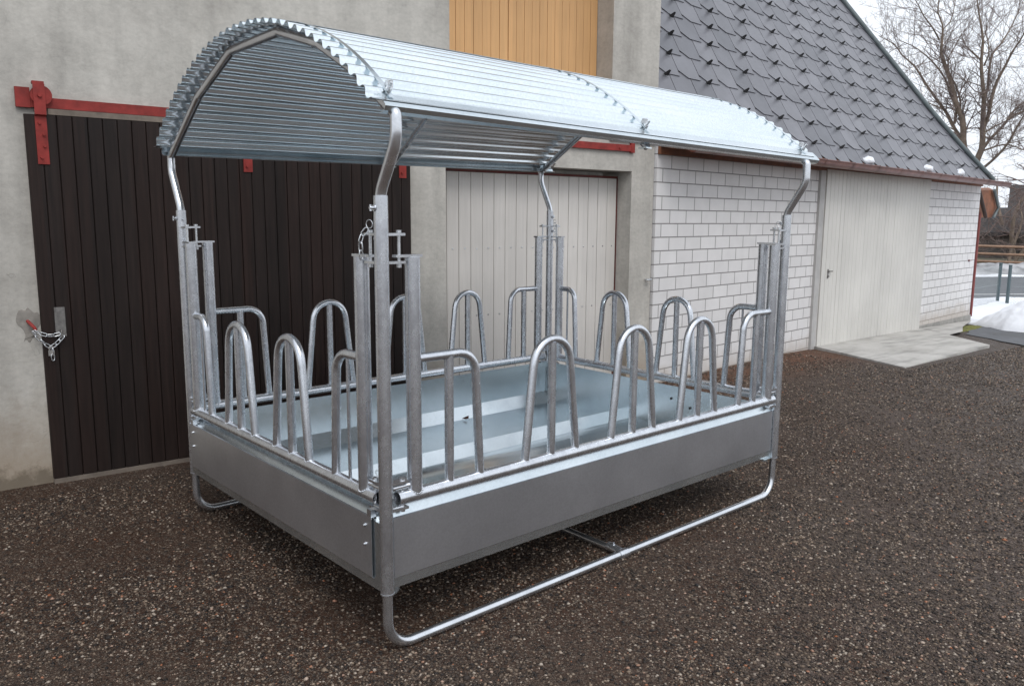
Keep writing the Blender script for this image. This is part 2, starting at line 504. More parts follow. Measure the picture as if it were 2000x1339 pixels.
# ================================================================== THE SETTING
def gz(x, y):
    """the yard falls away gently to the east"""
    if x < 8: return 0.0
    if x < 16: return -.26 * (x - 8) / 8
    return -.26 - .04 * min(1, (x - 16) / 6)
def grid_sheet(name, xs, ys, mt, dz=0.0, amp=0.0, kind='structure'):
    g = M(); nx, ny = len(xs), len(ys)
    vs = [(x, y, gz(x, y) + dz + (amp * (math.sin(x * 2.1 + 1.3 * math.sin(y * 1.7)) * math.cos(y * 2.6 + x)) if amp else 0)) for y in ys for x in xs]
    g.add(vs, [(j * nx + i, j * nx + i + 1, (j + 1) * nx + i + 1, (j + 1) * nx + i) for j in range(ny - 1) for i in range(nx - 1)], True)
    o = g.build(name, mt); tag(o, kind=kind); return o
def frange(a, b, st):
    n = int(round((b - a) / st)); return [a + (b - a) * i / n for i in range(n + 1)]
xs = [-400, -100, -30, -10] + frange(-6, 16, .25) + [17, 18, 20, 22, 30, 60, 150, 500]
ys = [-400, -100, -30, -10] + frange(-6, 6, .25) + [8, 12, 20, 40, 80, 200, 500]
gravel = grid_sheet('ground', xs, ys, M_GROUND, -.004, .004)

def sheet(name, pts, z, mt, kind='structure', thick=0.0, sub=None):
    g = M()
    n = len(pts)
    top = [(p[0], p[1], (p[2] if len(p) > 2 else gz(p[0], p[1])) + z) for p in pts]
    g.add(top, [tuple(range(n))])
    if thick:
        bot = [(p[0], p[1], p[2] - thick) for p in top]
        g.add(top + bot, [(i, n + i, n + (i + 1) % n, (i + 1) % n) for i in range(n)])
    o = g.build(name, mt); tag(o, kind=kind); return o
def ragged(pts, amp, st):
    out = []
    for i in range(len(pts)):
        a = Vector(pts[i][:2]); b = Vector(pts[(i + 1) % len(pts)][:2]); k = max(1, int((b - a).length / st))
        nrm = Vector((-(b - a).y, (b - a).x)).normalized()
        for j in range(k):
            p = a + (b - a) * j / k + nrm * random.uniform(-amp, amp); out.append((p.x, p.y))
    return out
# concrete apron in front of the annex door (top 4-5 cm proud of the yard)
g = M()
top = [(8.86, 2.90, .012), (8.27, 1.42, -.004), (11.55, 1.56, -.072), (12.98, 3.10, -.105)]
bot = [(x, y, -.3) for x, y, z in top]
g.add(top, [(0, 1, 2, 3)]); g.add(top + bot, [(i, 4 + i, 4 + (i + 1) % 4, (i + 1) % 4) for i in range(4)])
g.add([(13.0, 3.10, -.104), (12.35, 2.42, -.090), (13.15, 2.50, -.115), (14.0, 2.80, -.14), (15.6, 3.2, -.19), (15.6, 3.24, -.19)], [(0, 1, 2, 3, 4, 5)])
o = g.build('concrete_path', M_CONC); tag(o, kind='structure')
# dark asphalt beside the snow, and the road beyond the fence
sheet('asphalt_path', ragged([(12.2, 1.2), (13.2, 2.48), (15.8, 3.15), (17.2, 3.4), (17.2, -3), (13.5, -3)], .04, .3), .010, M_ASPH)
ra = Vector((20.2, 5.35, 0)); rb = Vector((24.3, 2.6, 0)); rd = (rb - ra).normalized(); rn = Vector((-rd.y, rd.x, 0))
if rn.x < 0: rn = -rn
def rp(t, w, z=0.0): p = ra + rd * t + rn * w; return (p.x, p.y, gz(p.x, p.y) + z)
def strip(name, w0, w1, nw, dz, mt):
    g = M(); n = 200
    vs = []
    for j in range(nw + 1):
        for i in range(n + 1):
            p = rp(-40 + 100 * i / n, w0 + (w1 - w0) * j / nw); vs.append((p[0], p[1], p[2] + dz))
    g.add(vs, [(j * (n + 1) + i, j * (n + 1) + i + 1, (j + 1) * (n + 1) + i + 1, (j + 1) * (n + 1) + i) for j in range(nw) for i in range(n)], True)
    tag(g.build(name, mt), kind='structure')
strip('road', .4, 8.6, 12, .012, M_ASPH)
strip('road_marking', 1.70, 1.90, 1, .017, M_LINE)
sheet('meadow', [rp(-200, 12, -.0), rp(300, 12), rp(300, 300), rp(-200, 300)], .02, M_FIELD)

def heights(name, x0, x1, y0, y1, n, m, hf, mt, kind='structure', T=None):
    g = M(); vs = []
    for j in range(m + 1):
        for i in range(n + 1):
            x = x0 + (x1 - x0) * i / n; y = y0 + (y1 - y0) * j / m
            h = hf(x, y)
            if T: X, Y = T(x, y)
            else: X, Y = x, y
            vs.append((X, Y, gz(X, Y) + h))
    g.add(vs, [(j * (n + 1) + i, j * (n + 1) + i + 1, (j + 1) * (n + 1) + i + 1, (j + 1) * (n + 1) + i) for j in range(m) for i in range(n)], True)
    o = g.build(name, mt); tag(o, kind=kind); return o
from mathutils import noise as mn
def fbm(x, y, z=0.0, o=5): return mn.fractal(Vector((x, y, z)), 1.0, 2.0, o)
# snow lying between the fence and the road
def h_sf(t, w):
    e = .05 + .05 * fbm(t * .6, w * .6, 3) - .3 * max(0, w - .62 + .25 * fbm(t * .9, 0, 8))
    return e
heights('snow_cover', -7, 16, -7.0, .9, 120, 60, lambda t, w: h_sf(t, w) - (.25 if (ra + rd * t + rn * w).x < 15.9 else 0), M_SNOW, 'structure', lambda t, w: rp(t, w)[:2])
# ploughed heap of snow by the corner of the annex
def h_mound(x, y):
    # rounded heap beside the annex corner, its crest rising towards the open yard
    v = 3.15 - y
    wd = .72 + .95 * min(1, max(0, v / .85))
    e = 1 - ((x - 16.1) / wd) ** 2
    if e <= 0 or v < -.3 or v > 6.5: return -.06
    ridge = .10 + .60 * min(1, max(0, v / 1.0)) + .2 * min(1, max(0, (v - 1) / 2))
    h = e ** .7 * ridge * min(1, (v + .3) / .45) * min(1, (6.5 - v) / 1.5)
    nn = fbm(x * 1.1, y * 1.1, 1.0) * .16 + abs(fbm(x * 2.6, y * 2.6, 5)) * .12 + fbm(x * 9, y * 9, 3) * .03
    return h * (1 + .8 * nn) + nn * .22 * min(1, h * 6) - .02
heights('snow_heap', 13.3, 19.0, -4.6, 3.6, 150, 210, h_mound, M_SNOW)
# dirty bank of cleared snow on the far side of the road
def h_bank(t, w):
    c = 1 - ((w - 10.3) / 1.7) ** 2
    f = .30 + .22 * max(0, math.sin(t * .55 + .6)) + .35 * fbm(t * .7, w * .8, 9) * .6
    return max(0, c) ** .7 * f * 1.15 - .05 + fbm(t * 2.5, w * 2.5, 2) * .05 * max(0, c)
heights('roadside_snow_bank', -12, 26, 8.5, 12.2, 260, 26, h_bank, M_DIRTSNOW, 'structure', lambda t, w: rp(t, w)[:2])
def h_bank2(t, w):
    return .08 + .04 * fbm(t * .8, w, 3) - .12 * abs(w - 9.0) / .9
heights('snow_verge', -12, 26, 8.1, 9.9, 160, 12, lambda t, w: h_bank2(t, w), M_SNOW, 'structure', lambda t, w: rp(t, w)[:2])
# moss beside the plinth
def h_moss(x, y):
    d = ((x - 14.1 - (y - 2.85) * 1.0) / 1.0) ** 2 + ((y - 2.86) / .20) ** 2
    return .035 * max(0, 1 - d) ** .5 * (1 + .6 * fbm(x * 9, y * 9)) - (.0 if d < 1 else .03)
tag(heights('moss', 12.9, 15.4, 2.6, 3.12, 60, 26, h_moss, M_MOSS), kind='stuff')
# manhole cover
g = M(); c0 = Vector((13.75, 1.66, 0)); zc = gz(13.75, 1.66)
for r_, z0, z1 in ((.62, -.05, .016), (.54, .016, .024)):
    ring = [(c0.x + r_ * math.cos(2 * math.pi * k / 48), c0.y + r_ * math.sin(2 * math.pi * k / 48)) for k in range(48)]
    g.add([(x, y, zc + z0) for x, y in ring] + [(x, y, zc + z1) for x, y in ring], [(i, (i + 1) % 48, 48 + (i + 1) % 48, 48 + i) for i in range(48)] + [tuple(range(48, 96))])
cover = g.build('manhole_cover', M_IRON)
tag(cover, 'round grey manhole cover at the foot of the snow heap', 'manhole cover')

# loose pebbles on the yard (nobody could count them): one mesh
def pebbles():
    pts = []; sizes = []
    N = 950000
    x = rng.uniform(-2.6, 12.5, N); y = rng.uniform(-3.4, 3.0, N)
    d = np.hypot(x + 1.66, y + 2.61)
    keep = rng.random(N) < np.clip(3.0 / np.maximum(d, .4), 0, 1) ** 1.5
    ang = np.degrees(np.arctan2(y + 2.61, x + 1.66))
    keep &= (ang > 12) & (ang < 84) & (d > 1.7)
    wall = 3.181 - .088 * x + .03
    keep &= (y < np.where(x < 5.05, wall, 2.73 + .05 * (x - 5)))
    keep &= ~((x > 8.2) & (y > 1.35))
    x, y, d = x[keep], y[keep], d[keep]
    clump = np.array([mn.noise(Vector((a * 1.3, b * 1.3, 2.0))) for a, b in zip(x, y)])
    keep = rng.random(len(x)) < np.clip(.75 + clump * 1.2 + (x * .05 - y * .09) + np.where(np.where(x < 5.05, 3.2 - .088 * x, 2.74 + .05 * (x - 5)) - y < .16, .7, 0), .12, 1)
    x, y, d = x[keep], y[keep], d[keep]
    n = len(x)
    r = .0022 + .0055 * rng.random(n) ** 2.2 + .0004 * d
    big = rng.random(n) < .012; r[big] *= 1.7
    ico = np.array([(1, 0, 0), (.3, .9, .1), (-.8, .55, 0), (-.75, -.6, .05), (.35, -.95, 0), (.1, .05, 1), (0, 0, -1)], float)
    f = np.array([(0, 1, 5), (1, 2, 5), (2, 3, 5), (3, 4, 5), (4, 0, 5), (1, 0, 6), (2, 1, 6), (3, 2, 6), (4, 3, 6), (0, 4, 6)])
    V = ico[None] * (1 + .20 * rng.standard_normal((n, 7, 1)).clip(-1, 1))
    V = V * r[:, None, None] * np.stack([rng.uniform(.8, 1.5, n), rng.uniform(.8, 1.2, n), rng.uniform(.45, .8, n)], 1)[:, None, :]
    a = rng.uniform(0, 6.28, n); ca, sa = np.cos(a)[:, None], np.sin(a)[:, None]
    X = V[..., 0] * ca - V[..., 1] * sa + x[:, None]; Y = V[..., 0] * sa + V[..., 1] * ca + y[:, None]
    gz_ = np.where(x < 8, 0, -.26 * (x - 8) / 8) - .004 + .004 * np.sin(x * 2.1 + 1.3 * np.sin(y * 1.7)) * np.cos(y * 2.6 + x)
    Z = V[..., 2] + (gz_ + r * .15)[:, None]
    P = np.stack([X, Y, Z], 2).reshape(-1, 3).astype(np.float32)
    F = (f[None] + (np.arange(n) * 7)[:, None, None]).reshape(-1).astype(np.int32)
    me = bpy.data.meshes.new('gravel')
    me.vertices.add(len(P)); me.vertices.foreach_set('co', P.ravel())
    me.loops.add(len(F)); me.loops.foreach_set('vertex_index', F)
    nf = len(F) // 3
    me.polygons.add(nf); me.polygons.foreach_set('loop_start', np.arange(0, nf * 3, 3, dtype=np.int32))
    me.polygons.foreach_set('loop_total', np.full(nf, 3, np.int32))
    me.update(calc_edges=True)
    me.polygons.foreach_set('use_smooth', np.ones(nf, bool))
    me.materials.append(M_STONE)
    o = bpy.data.objects.new('gravel', me); S.collection.objects.link(o); tag(o, kind='stuff')
    print('pebbles', n)
pebbles()

# ================================================================== BARN
OW = -.04                                   # stucco face sits 4 cm behind the hung door's face
def PW(x, o, z): return (x - .088 * o, 3.181 - .088 * x - o, z)          # along wall, outward, up
def PA(x, o, z): return (x + .05 * o, 2.741 + .05 * (x - 5) - o, z)
def wall_grid(g, P, xs, zs, hole, o0, depth):
    """wall slab between outward offsets o0 and o0-depth, with rectangular openings and their reveals"""
    nx, nz_ = len(xs) - 1, len(zs) - 1
    sol = lambda i, j: 0 <= i < nx and 0 <= j < nz_ and not hole((xs[i] + xs[i + 1]) / 2, (zs[j] + zs[j + 1]) / 2)
    for i in range(nx):
        for j in range(nz_):
            if not sol(i, j): continue
            a, b, c, d = xs[i], xs[i + 1], zs[j], zs[j + 1]; o1 = o0 - depth
            g.add([P(a, o0, c), P(b, o0, c), P(b, o0, d), P(a, o0, d)], [(0, 1, 2, 3)])
            g.add([P(a, o1, c), P(b, o1, c), P(b, o1, d), P(a, o1, d)], [(3, 2, 1, 0)])
            if not sol(i - 1, j): g.add([P(a, o0, c), P(a, o0, d), P(a, o1, d), P(a, o1, c)], [(0, 1, 2, 3)])
            if not sol(i + 1, j): g.add([P(b, o0, c), P(b, o1, c), P(b, o1, d), P(b, o0, d)], [(0, 1, 2, 3)])
            if not sol(i, j - 1): g.add([P(a, o0, c), P(a, o1, c), P(b, o1, c), P(b, o0, c)], [(0, 1, 2, 3)])
            if not sol(i, j + 1): g.add([P(a, o0, d), P(b, o0, d), P(b, o1, d), P(a, o1, d)], [(0, 1, 2, 3)])
barn = thing('barn', (0, 0, 0), 'tall grey stucco barn with a dark sliding door and ochre loft door', 'barn')
g = M()
WX0, WX1, WZ = 2.555, 4.745, 2.215          # doorway of the white door
YX0, YX1, YZ0, YZ1 = 2.60, 4.425, 2.92, 5.0  # loft doorway
hole = lambda x, z: (WX0 < x < WX1 and z < WZ) or (YX0 < x < YX1 and YZ0 < z < YZ1)
wall_grid(g, PW, [-7, WX0, YX0, YX1, WX1, 5.06], [-.4, WZ, YZ0, YZ1, 6.4], hole, OW, .38)
# side and back walls
g.hexa([PW(4.70, OW - .381, -.4), PW(5.06, OW - .381, -.4), PW(5.06, -9, -.4), PW(4.70, -9, -.4), PW(4.70, OW - .381, 6.4), PW(5.06, OW - .381, 6.4), PW(5.06, -9, 6.4), PW(4.70, -9, 6.4)])
g.hexa([PW(-7, OW - .381, -.4), PW(-6.6, OW - .381, -.4), PW(-6.6, -9, -.4), PW(-7, -9, -.4), PW(-7, OW - .381, 6.4), PW(-6.6, OW - .381, 6.4), PW(-6.6, -9, 6.4), PW(-7, -9, 6.4)])
# rendered pilaster strip beside the loft door and over the corner
g.build('wall', M_STUCCO, barn)
g = M()
g.hexa([PW(YX1 + .001, OW - .05, 2.50), PW(5.062, OW - .05, 2.50), PW(5.062, OW + .022, 2.50), PW(YX1 + .001, OW + .022, 2.50), PW(YX1 + .001, OW - .05, 6.4), PW(5.062, OW - .05, 6.4), PW(5.062, OW + .022, 6.4), PW(YX1 + .001, OW + .022, 6.4)])
g.build('pilaster', M_STUCCO, barn)
g = M()
g.hexa([PW(-7.5, .7, 6.4), PW(5.5, .7, 6.4), PW(5.5, -4.6, 8.6), PW(-7.5, -4.6, 8.6), PW(-7.5, .7, 6.55), PW(5.5, .7, 6.55), PW(5.5, -4.6, 8.8), PW(-7.5, -4.6, 8.8)])
g.hexa([PW(-7.5, -4.61, 8.6), PW(5.5, -4.61, 8.6), PW(5.5, -9.8, 6.4), PW(-7.5, -9.8, 6.4), PW(-7.5, -4.61, 8.8), PW(5.5, -4.61, 8.8), PW(5.5, -9.8, 6.55), PW(-7.5, -9.8, 6.55)])
g.build('roof', M_SLATE, barn)

def boards(g, P, x0, x1, z0, z1, w, o_front, th, gap=.004, ch=.003, back=True):
    n = max(1, int(round((x1 - x0) / w))); w = (x1 - x0) / n
    for i in range(n):
        a = x0 + i * w + gap / 2; b = x0 + (i + 1) * w - gap / 2
        of = o_front + random.uniform(-.0015, .0015); ob = o_front - th
        prof = [(a, ob), (b, ob), (b, of - ch), (b - ch, of), (a + ch, of), (a, of - ch)]
        vs = [P(x, o, z0) for x, o in prof] + [P(x, o, z1) for x, o in prof]
        g.add(vs, [(k, (k + 1) % 6, 6 + (k + 1) % 6, 6 + k) for k in range(6)] + [(5, 4, 3, 2, 1, 0), (6, 7, 8, 9, 10, 11)])
    if back:
        g.hexa([P(x0, o_front - th - .02, z0), P(x1, o_front - th - .02, z0), P(x1, o_front - th + .006, z0), P(x0, o_front - th + .006, z0), P(x0, o_front - th - .02, z1), P(x1, o_front - th - .02, z1), P(x1, o_front - th + .006, z1), P(x0, o_front - th + .006, z1)])
# --- dark sliding door
def bxw(g, x0, x1, o0, o1, z0, z1, P=PW):
    g.hexa([P(x0, o1, z0), P(x1, o1, z0), P(x1, o0, z0), P(x0, o0, z0), P(x0, o1, z1), P(x1, o1, z1), P(x1, o0, z1), P(x0, o0, z1)])
g = M(); boards(g, PW, -.502, 2.196, .03, 2.362, .0872, 0, .024)
sdoor = g.build('sliding_door', M_BROWN, barn)
g = M(); bxw(g, -.50, 2.20, -.036, .004, -.012, .027); g.build('bottom_batten', M_LEDGE, sdoor)
g = M(); bxw(g, -.37, 2.30, -.040, -.004, 2.366, 2.402); g.build('ledge', M_LEDGE, barn)
def hanger(x, first=False):
    g = M()
    bxw(g, x - .032, x + .032, .022, .028, 2.36, 2.545); bxw(g, x - .032, x + .032, .0015, .0075, 2.06, 2.352)
    g.hexa([PW(x - .032, .0075, 2.35), PW(x + .032, .0075, 2.35), PW(x + .032, .0015, 2.35), PW(x - .032, .0015, 2.35), PW(x - .032, .0285, 2.362), PW(x + .032, .0285, 2.362), PW(x + .032, .0225, 2.362), PW(x - .032, .0225, 2.362)])
    bxw(g, x - .034, x + .030, -.02, .0278, 2.545, 2.560)
    for z in (2.10, 2.17, 2.24, 2.31):
        c = Vector(PW(x + .01 * (-1) ** int(z * 50), .009, z)); g.tube([c, c + Vector((0, -.010, 0))], .0085, 6)
    c = Vector(PW(x, .028, 2.475)); g.tube([c, c + Vector((0, -.014, 0))], .012, 6)
    h = g.build('roller_hanger', M_RED, sdoor)
    g = M()
    c = Vector(PW(x + .012, -.016, 2.478)); d = Vector((-.088, -1, 0)).normalized()
    g.tube([c, c + d * .030], .052, 28); g.tube([c - d * .003, c + d * .0005], .060, 28); g.tube([c + d * .0295, c + d * .033], .060, 28)
    g.build('roller_wheel', M_RED, h)
for x in (-.415, .865, 2.12): hanger(x)
g = M()
bxw(g, -.425, -.365, .002, .005, .97, 1.16)
for z in (1.0, 1.13):
    c = Vector(PW(-.395, .005, z)); g.tube([c, c + Vector((0, -.006, 0))], .009, 8)
g.tube(fillet([PW(-.395, .004, .955), PW(-.395, .030, .955), PW(-.395, .030, 1.015), PW(-.395, .004, 1.015)], .012, 4), .0045, 8)
g.build('handle', M_LOCK, sdoor)
# --- red running rail
g = M()
bxw(g, -.46, 4.70, -.036, -.012, 2.405, 2.468)
bxw(g, -.54, -.461, -.036, -.011, 2.402, 2.522)
bxw(g, 4.701, 4.752, -.036, -.011, 2.395, 2.60)
for x in (0.4, 1.5, 2.7, 3.6, 4.55):
    c = Vector(PW(x, -.012, 2.43)); g.tube([c, c + Vector((0, -.008, 0))], .011, 6)
g.build('door_rail', M_RED, barn)
# --- white double door, set back in its doorway
g = M()
boards(g, PW, WX0 + .004, WX1 - .012, -.05, 2.148, .129, OW - .20, .022, .004, .003)
wd = g.build('white_door', M_WHITEDOOR, barn)
g = M()
bxw(g, WX0 + .004, WX1 - .005, OW - .235, OW - .196, 2.151, 2.172); bxw(g, WX1 - .010, WX1 - .002, OW - .235, OW - .196, -.05, 2.150)
g.build('door_edge', M_RUST, wd)
for z in (1.47, .86):
    n = 17
    for i in range(n):
        x = WX0 + (i + .5) * (WX1 - WX0) / n
        g = M(); c = Vector(PW(x, OW - .201, z + random.uniform(-.004, .004))); g.tube([c, c + Vector((0, -.005, 0))], .008, 6); g.build('nail', M_BOLT, wd)
# --- ochre loft door, two leaves
yd = None
for a, b in ((YX0 + .003, 3.345), (3.352, YX1 - .003)):
    g = M(); boards(g, PW, a, b, YZ0 + .01, YZ1 - .01, .092, OW - .20, .022, .003, .002); g.build('loft_door', M_YELLOW, barn)
# wall fittings
g = M()
c = Vector(PW(4.985, OW, 1.12)); g.tube([c, c + Vector((0, -.05, 0))], .012, 8); g.tube([c + Vector((-.04, -.045, 0)), c + Vector((.04, -.045, 0))], .011, 8)
g.build('wall_bolt', M_BOLT, barn)
# stain around the eye bolt: a thin smear of cement on the stucco
g = M(); ang = [2 * math.pi * k / 40 for k in range(40)]
cs = [( -.565 + (.075 + .018 * mn.noise(Vector((math.cos(t) * 2, math.sin(t) * 2, 4))) * 2.4 + .02 * math.sin(3 * t)) * math.cos(t) * .78, 1.055 + (.095 + .03 * mn.noise(Vector((math.cos(t) * 2, math.sin(t) * 2, 9))) * 2.2) * math.sin(t) * 1.12) for t in ang]
g.add([PW(x, OW + .004, z) for x, z in cs], [tuple(range(40))]); g.add([PW(x, OW + .004, z) for x, z in cs] + [PW(-.565 + (x + .565) * 1.04, OW - .002, 1.055 + (z - 1.055) * 1.04) for x, z in cs], [(i, 40 + i, 40 + (i + 1) % 40, (i + 1) % 40) for i in range(40)])
g.build('cement_patch', flat('dark_cement_smear', (.27, .25, .225), .9, .25, 20), barn)
# eye bolt in red and the steel chain through it
g = M()
e = Vector(PW(-.575, OW, 1.072)); g.tube([e + Vector((0, .03, .012)), e + Vector((.004, -.03, .0)), e + Vector((.03, -.045, -.035)), e + Vector((.035, -.046, -.055))], .010, 8)
g.build('eye_bolt', M_RED, barn)
hk = Vector(PW(-.395, .030, .985))
ey = Vector(PW(-.545, .012, 1.022))
g = M()
def sag(a, b, s_, n=10):
    return [a + (b - a) * (i / n) + Vector((0, 0, -4 * s_ * (i / n) * (1 - i / n))) for i in range(n + 1)]
g.chain(sag(ey, hk + Vector((-.01, 0, .008)), .022), .042, .019, .0032)
mid = Vector(PW(-.462, .02, .905))
g.chain(sag(ey + Vector((-.012, 0, -.004)), mid, .012), .042, .019, .0032)
g.chain(sag(hk + Vector((.008, 0, -.01)), mid, .008), .042, .019, .0032)
g.chain([mid + Vector((.004, -.01, 0)), mid + Vector((.006, -.012, -.085))], .042, .019, .0032)
ch = g.build('chain', M_BOLT)
tag(ch, 'bright steel chain looped between the red eye bolt and the dark sliding door', 'chain')
g = M(); c = mid + Vector((0, -.006, -.018))
g.box(c.x - .017, c.x + .017, c.y - .006, c.y + .006, c.z - .034, c.z)
g.tube(fillet([c + Vector((-.011, 0, -.002)), c + Vector((-.011, 0, .026)), c + Vector((.011, 0, .026)), c + Vector((.011, 0, -.002))], .009, 5), .003, 8)
g.build('padlock', M_BRASS, ch)

# ================================================================== BRICK ANNEX
annex = thing('annex', (0, 0, 0), 'low annex of white blocks with a steep grey slate roof and copper gutter', 'outbuilding')
DX0, DX1 = 8.80, 12.80
g = M()
wall_grid(g, PA, [5.075, DX0, DX1, 15.66], [-.5, 2.36, 2.62], lambda x, z: DX0 < x < DX1 and z < 2.36, 0, .24)
bxw(g, 15.42, 15.66, -.241, -7, -.5, 2.62, PA)
g.build('wall', M_BRICK, annex)
g = M(); g.hexa([PA(12.86, .0, -.5), PA(15.70, .0, -.5), PA(15.70, .018, -.5), PA(12.86, .018, -.5), PA(12.86, .0, -.065), PA(15.70, .0, -.085), PA(15.70, .018, -.085), PA(12.86, .018, -.065)])
g.build('plinth', M_PLINTH, annex)
g = M()
boards(g, PA, DX0 + .10, DX1 + .03, -.10, 2.42, .122, .045, .024, .006, .003)
ad = g.build('sliding_door', M_ANNEXDOOR, annex)
g = M(); bxw(g, DX0 + .05, DX1 + .0, .0, .046, -.13, -.102, PA); g.build('bottom_edge', M_RUST, ad)
g = M()
for z in (1.04, .97):
    c = Vector(PA(9.10, .045, z)); g.tube([c, c + Vector((0, -.02, 0))], .016, 10)
c = Vector(PA(9.10, .065, 1.04)); g.tube([c, c + Vector((.09, -.004, 0))], .008, 8)
bxw(g, 9.08, 9.12, .0445, .050, .94, 1.07, PA)
g.build('handle', M_LOCK, ad)
g = M(); bxw(g, DX0 - .06, DX0 + .085, .0, .034, -.05, 2.42, PA); g.build('door_post', M_PLINTH if 0 else flat('grey_painted_post', (.42, .41, .40), .7, .12, 6), annex)
# hooks on the wall
g = M(); c = Vector(PA(15.3, 0, .99)); g.tube([c, c + Vector((0, -.02, 0))], .018, 8); g.tube([c + Vector((0, -.02, 0)), c + Vector((.10, -.03, .005))], .008, 6)
g.build('wall_hook', M_RUST, annex)
# slate roof: individual slates with one clipped corner
E0 = Vector((8.095, 2.596, 2.502)); RD = Vector((0.99875642, 0.04983165, -0.00155724)); RU = Vector((-0.02800662, 0.58661895, 0.80937867)); RN = Vector((-0.04124618, -0.80832853 * -1 * -1, 0.58728506))
RN = RD.cross(RU).normalized()
if RN.z < 0: RN = -RN
def PR(s_, v, h): return E0 + RD * s_ + RU * v + RN * h
VERGE = [(7.06, -.02), (6.60, .641), (6.235, 1.439), (6.009, 2.317), (5.78, 3.207), (5.547, 4.108), (5.0, 6.2), (4.5, 8.1)]
def verge_s(v):
    for (s0, v0), (s1, v1) in zip(VERGE, VERGE[1:]):
        if v <= v1 or (s1, v1) == VERGE[-1]: return s0 + (s1 - s0) * (v - v0) / (v1 - v0)
C, TW, SK = .347, .407, .305              # course height, slate width, shift per course
left_s = lambda v: -3.02 + .0281 * v
g = M(); hooks = []
a0 = M()
nc = 23
for j in range(-1, nc):
    v0 = .255 + (j) * C
    vb = v0 if j >= 0 else -.035
    if j < 0: v0 = vb
    vt = .255 + (j + 1) * C + .07
    lean = (SK - TW / 2) / C
    for i in range(-14, 22):
        sL = (-.045 + i * TW + j * SK) % TW + (i) * TW
        base = sL
        L_ = lambda v: base + lean * (v - (.255 + j * C))
        cut = .095
        p = [(L_(vb) + .15, vb), (L_(vb) + TW - .011, vb), (L_(vt) + TW - .011, vt), (L_(vt) + .0, vt), (L_(vb + cut) , vb + cut)]
        smin, smax = min(q[0] for q in p), max(q[0] for q in p)
        vs_ = verge_s((vb + vt) / 2)
        if smin > vs_ - .02 or smax < left_s(vb) : continue
        p = [(max(left_s(v) , min(s_, verge_s(v))), v) for s_, v in p]
        if max(q[0] for q in p) - min(q[0] for q in p) < .03: continue
        vr = vt - vb
        h = lambda v: .0145 - .0115 * (v - vb) / vr + random.uniform(-.0008, .0008)
        top_ = [PR(s_, v, h(v)) for s_, v in p]; bt = [PR(s_, v, h(v) - .007) for s_, v in p]
        n_ = len(p)
        g.add(top_ + bt, [tuple(range(n_)), tuple(range(2 * n_ - 1, n_ - 1, -1))] + [(k, n_ + k, n_ + (k + 1) % n_, (k + 1) % n_) for k in range(n_)])
# snow hooks: every second slate, rows shifted with the courses
for j in range(0, nc - 1):
    for i in range(-6, 12):
        s_ = .035 + i * .813 + (j * .31) % .813
        v = .262 + j * C
        if left_s(v) + .02 < s_ < verge_s(v) - .12: hooks.append((s_, v))
slates = g.build('roof', M_SLATE, annex)
# boarding under the slates, back slope and ridge
g = M()
def slab(p, t0, t1):
    n_ = len(p); a = [PR(s_, v, t0) for s_, v in p]; b_ = [PR(s_, v, t1) for s_, v in p]
    g.add(a + b_, [tuple(range(n_)), tuple(range(2 * n_ - 1, n_ - 1, -1))] + [(k, n_ + k, n_ + (k + 1) % n_, (k + 1) % n_) for k in range(n_)])
slab([(-3.0, -.0)] + [(s_ - .03, max(v, 0)) for s_, v in VERGE] + [(-2.8, 8.1)], -.004, -.035)
ridge_a = PR(-2.85, 8.08, 0); ridge_b = PR(4.52, 8.08, 0)
bk = Vector((RU.x, -RU.y * -1, -RU.z))
g.add([ridge_a, ridge_b, ridge_b + Vector((0, 4.9, -6.9)), ridge_a + Vector((0, 4.9, -6.9))], [(0, 1, 2, 3)])
gb_ = [PA(15.42, -.3, 2.5), PA(15.42, -9.5, 2.5)]
g.add([PA(15.3, -.1, 2.55), PA(15.3, -9.6, 2.55), (12.9, 7.45, 9.0)], [(0, 1, 2)])
g.build('roof_boarding', M_BROWNWOOD, slates)
g = M()
vp = [PR(s_, v, .035) + RD * .015 for s_, v in VERGE]
g.tube(vp, .045, 10)
g.build('verge_trim', M_LEAD, slates)
# hooks (about 100 largest as parts, the rest as one)
def hook_mesh():
    g = M()
    T = lambda s_, v, h: RD * s_ + RU * v + RN * h
    g.hexa([T(-.034, -.055, .016), T(.030, -.055, .016), T(.026, -.026, .018), T(-.026, -.026, .018), T(-.010, -.046, .086), T(.010, -.046, .086), T(.010, -.036, .084), T(-.010, -.036, .084)])
    g.hexa([T(-.055, -.050, .020), T(.065, -.050, .020), T(.065, -.045, .020), T(-.055, -.045, .020), T(-.055, -.050, .025), T(.065, -.050, .025), T(.065, -.045, .025), T(-.055, -.045, .025)])
    g.hexa([T(-.006, -.045, .017), T(.006, -.045, .017), T(.006, .0, .017), T(-.006, .0, .017), T(-.006, -.045, .022), T(.006, -.045, .022), T(.006, .0, .022), T(-.006, .0, .022)])
    return g
hm = hook_mesh()
hooks.sort(key=lambda q: (PR(q[0], q[1], 0) - Vector((-1.66, -2.61, 1.75))).length)
hooks = [q for q in hooks if q[1] < 5.6]
vis = [q for q in hooks if not (q[0] < -1.9 and q[1] < .7)]
first = None
for k, (s_, v) in enumerate(vis[:100]):
    if first is None:
        first = hm.build('snow_guard', M_BLACK, slates); o = first
    else:
        o = first.copy(); S.collection.objects.link(o); o.parent = slates
    o.location = PR(s_, v, .004)
g = M()
for s_, v in [q for q in hooks if q not in vis[:100]]:
    o_ = PR(s_, v, .004); g.add([Vector(p) + o_ for p in hm.v], hm.f)
o = g.build('snow_guards', M_BLACK, slates); tag(o, kind='stuff')
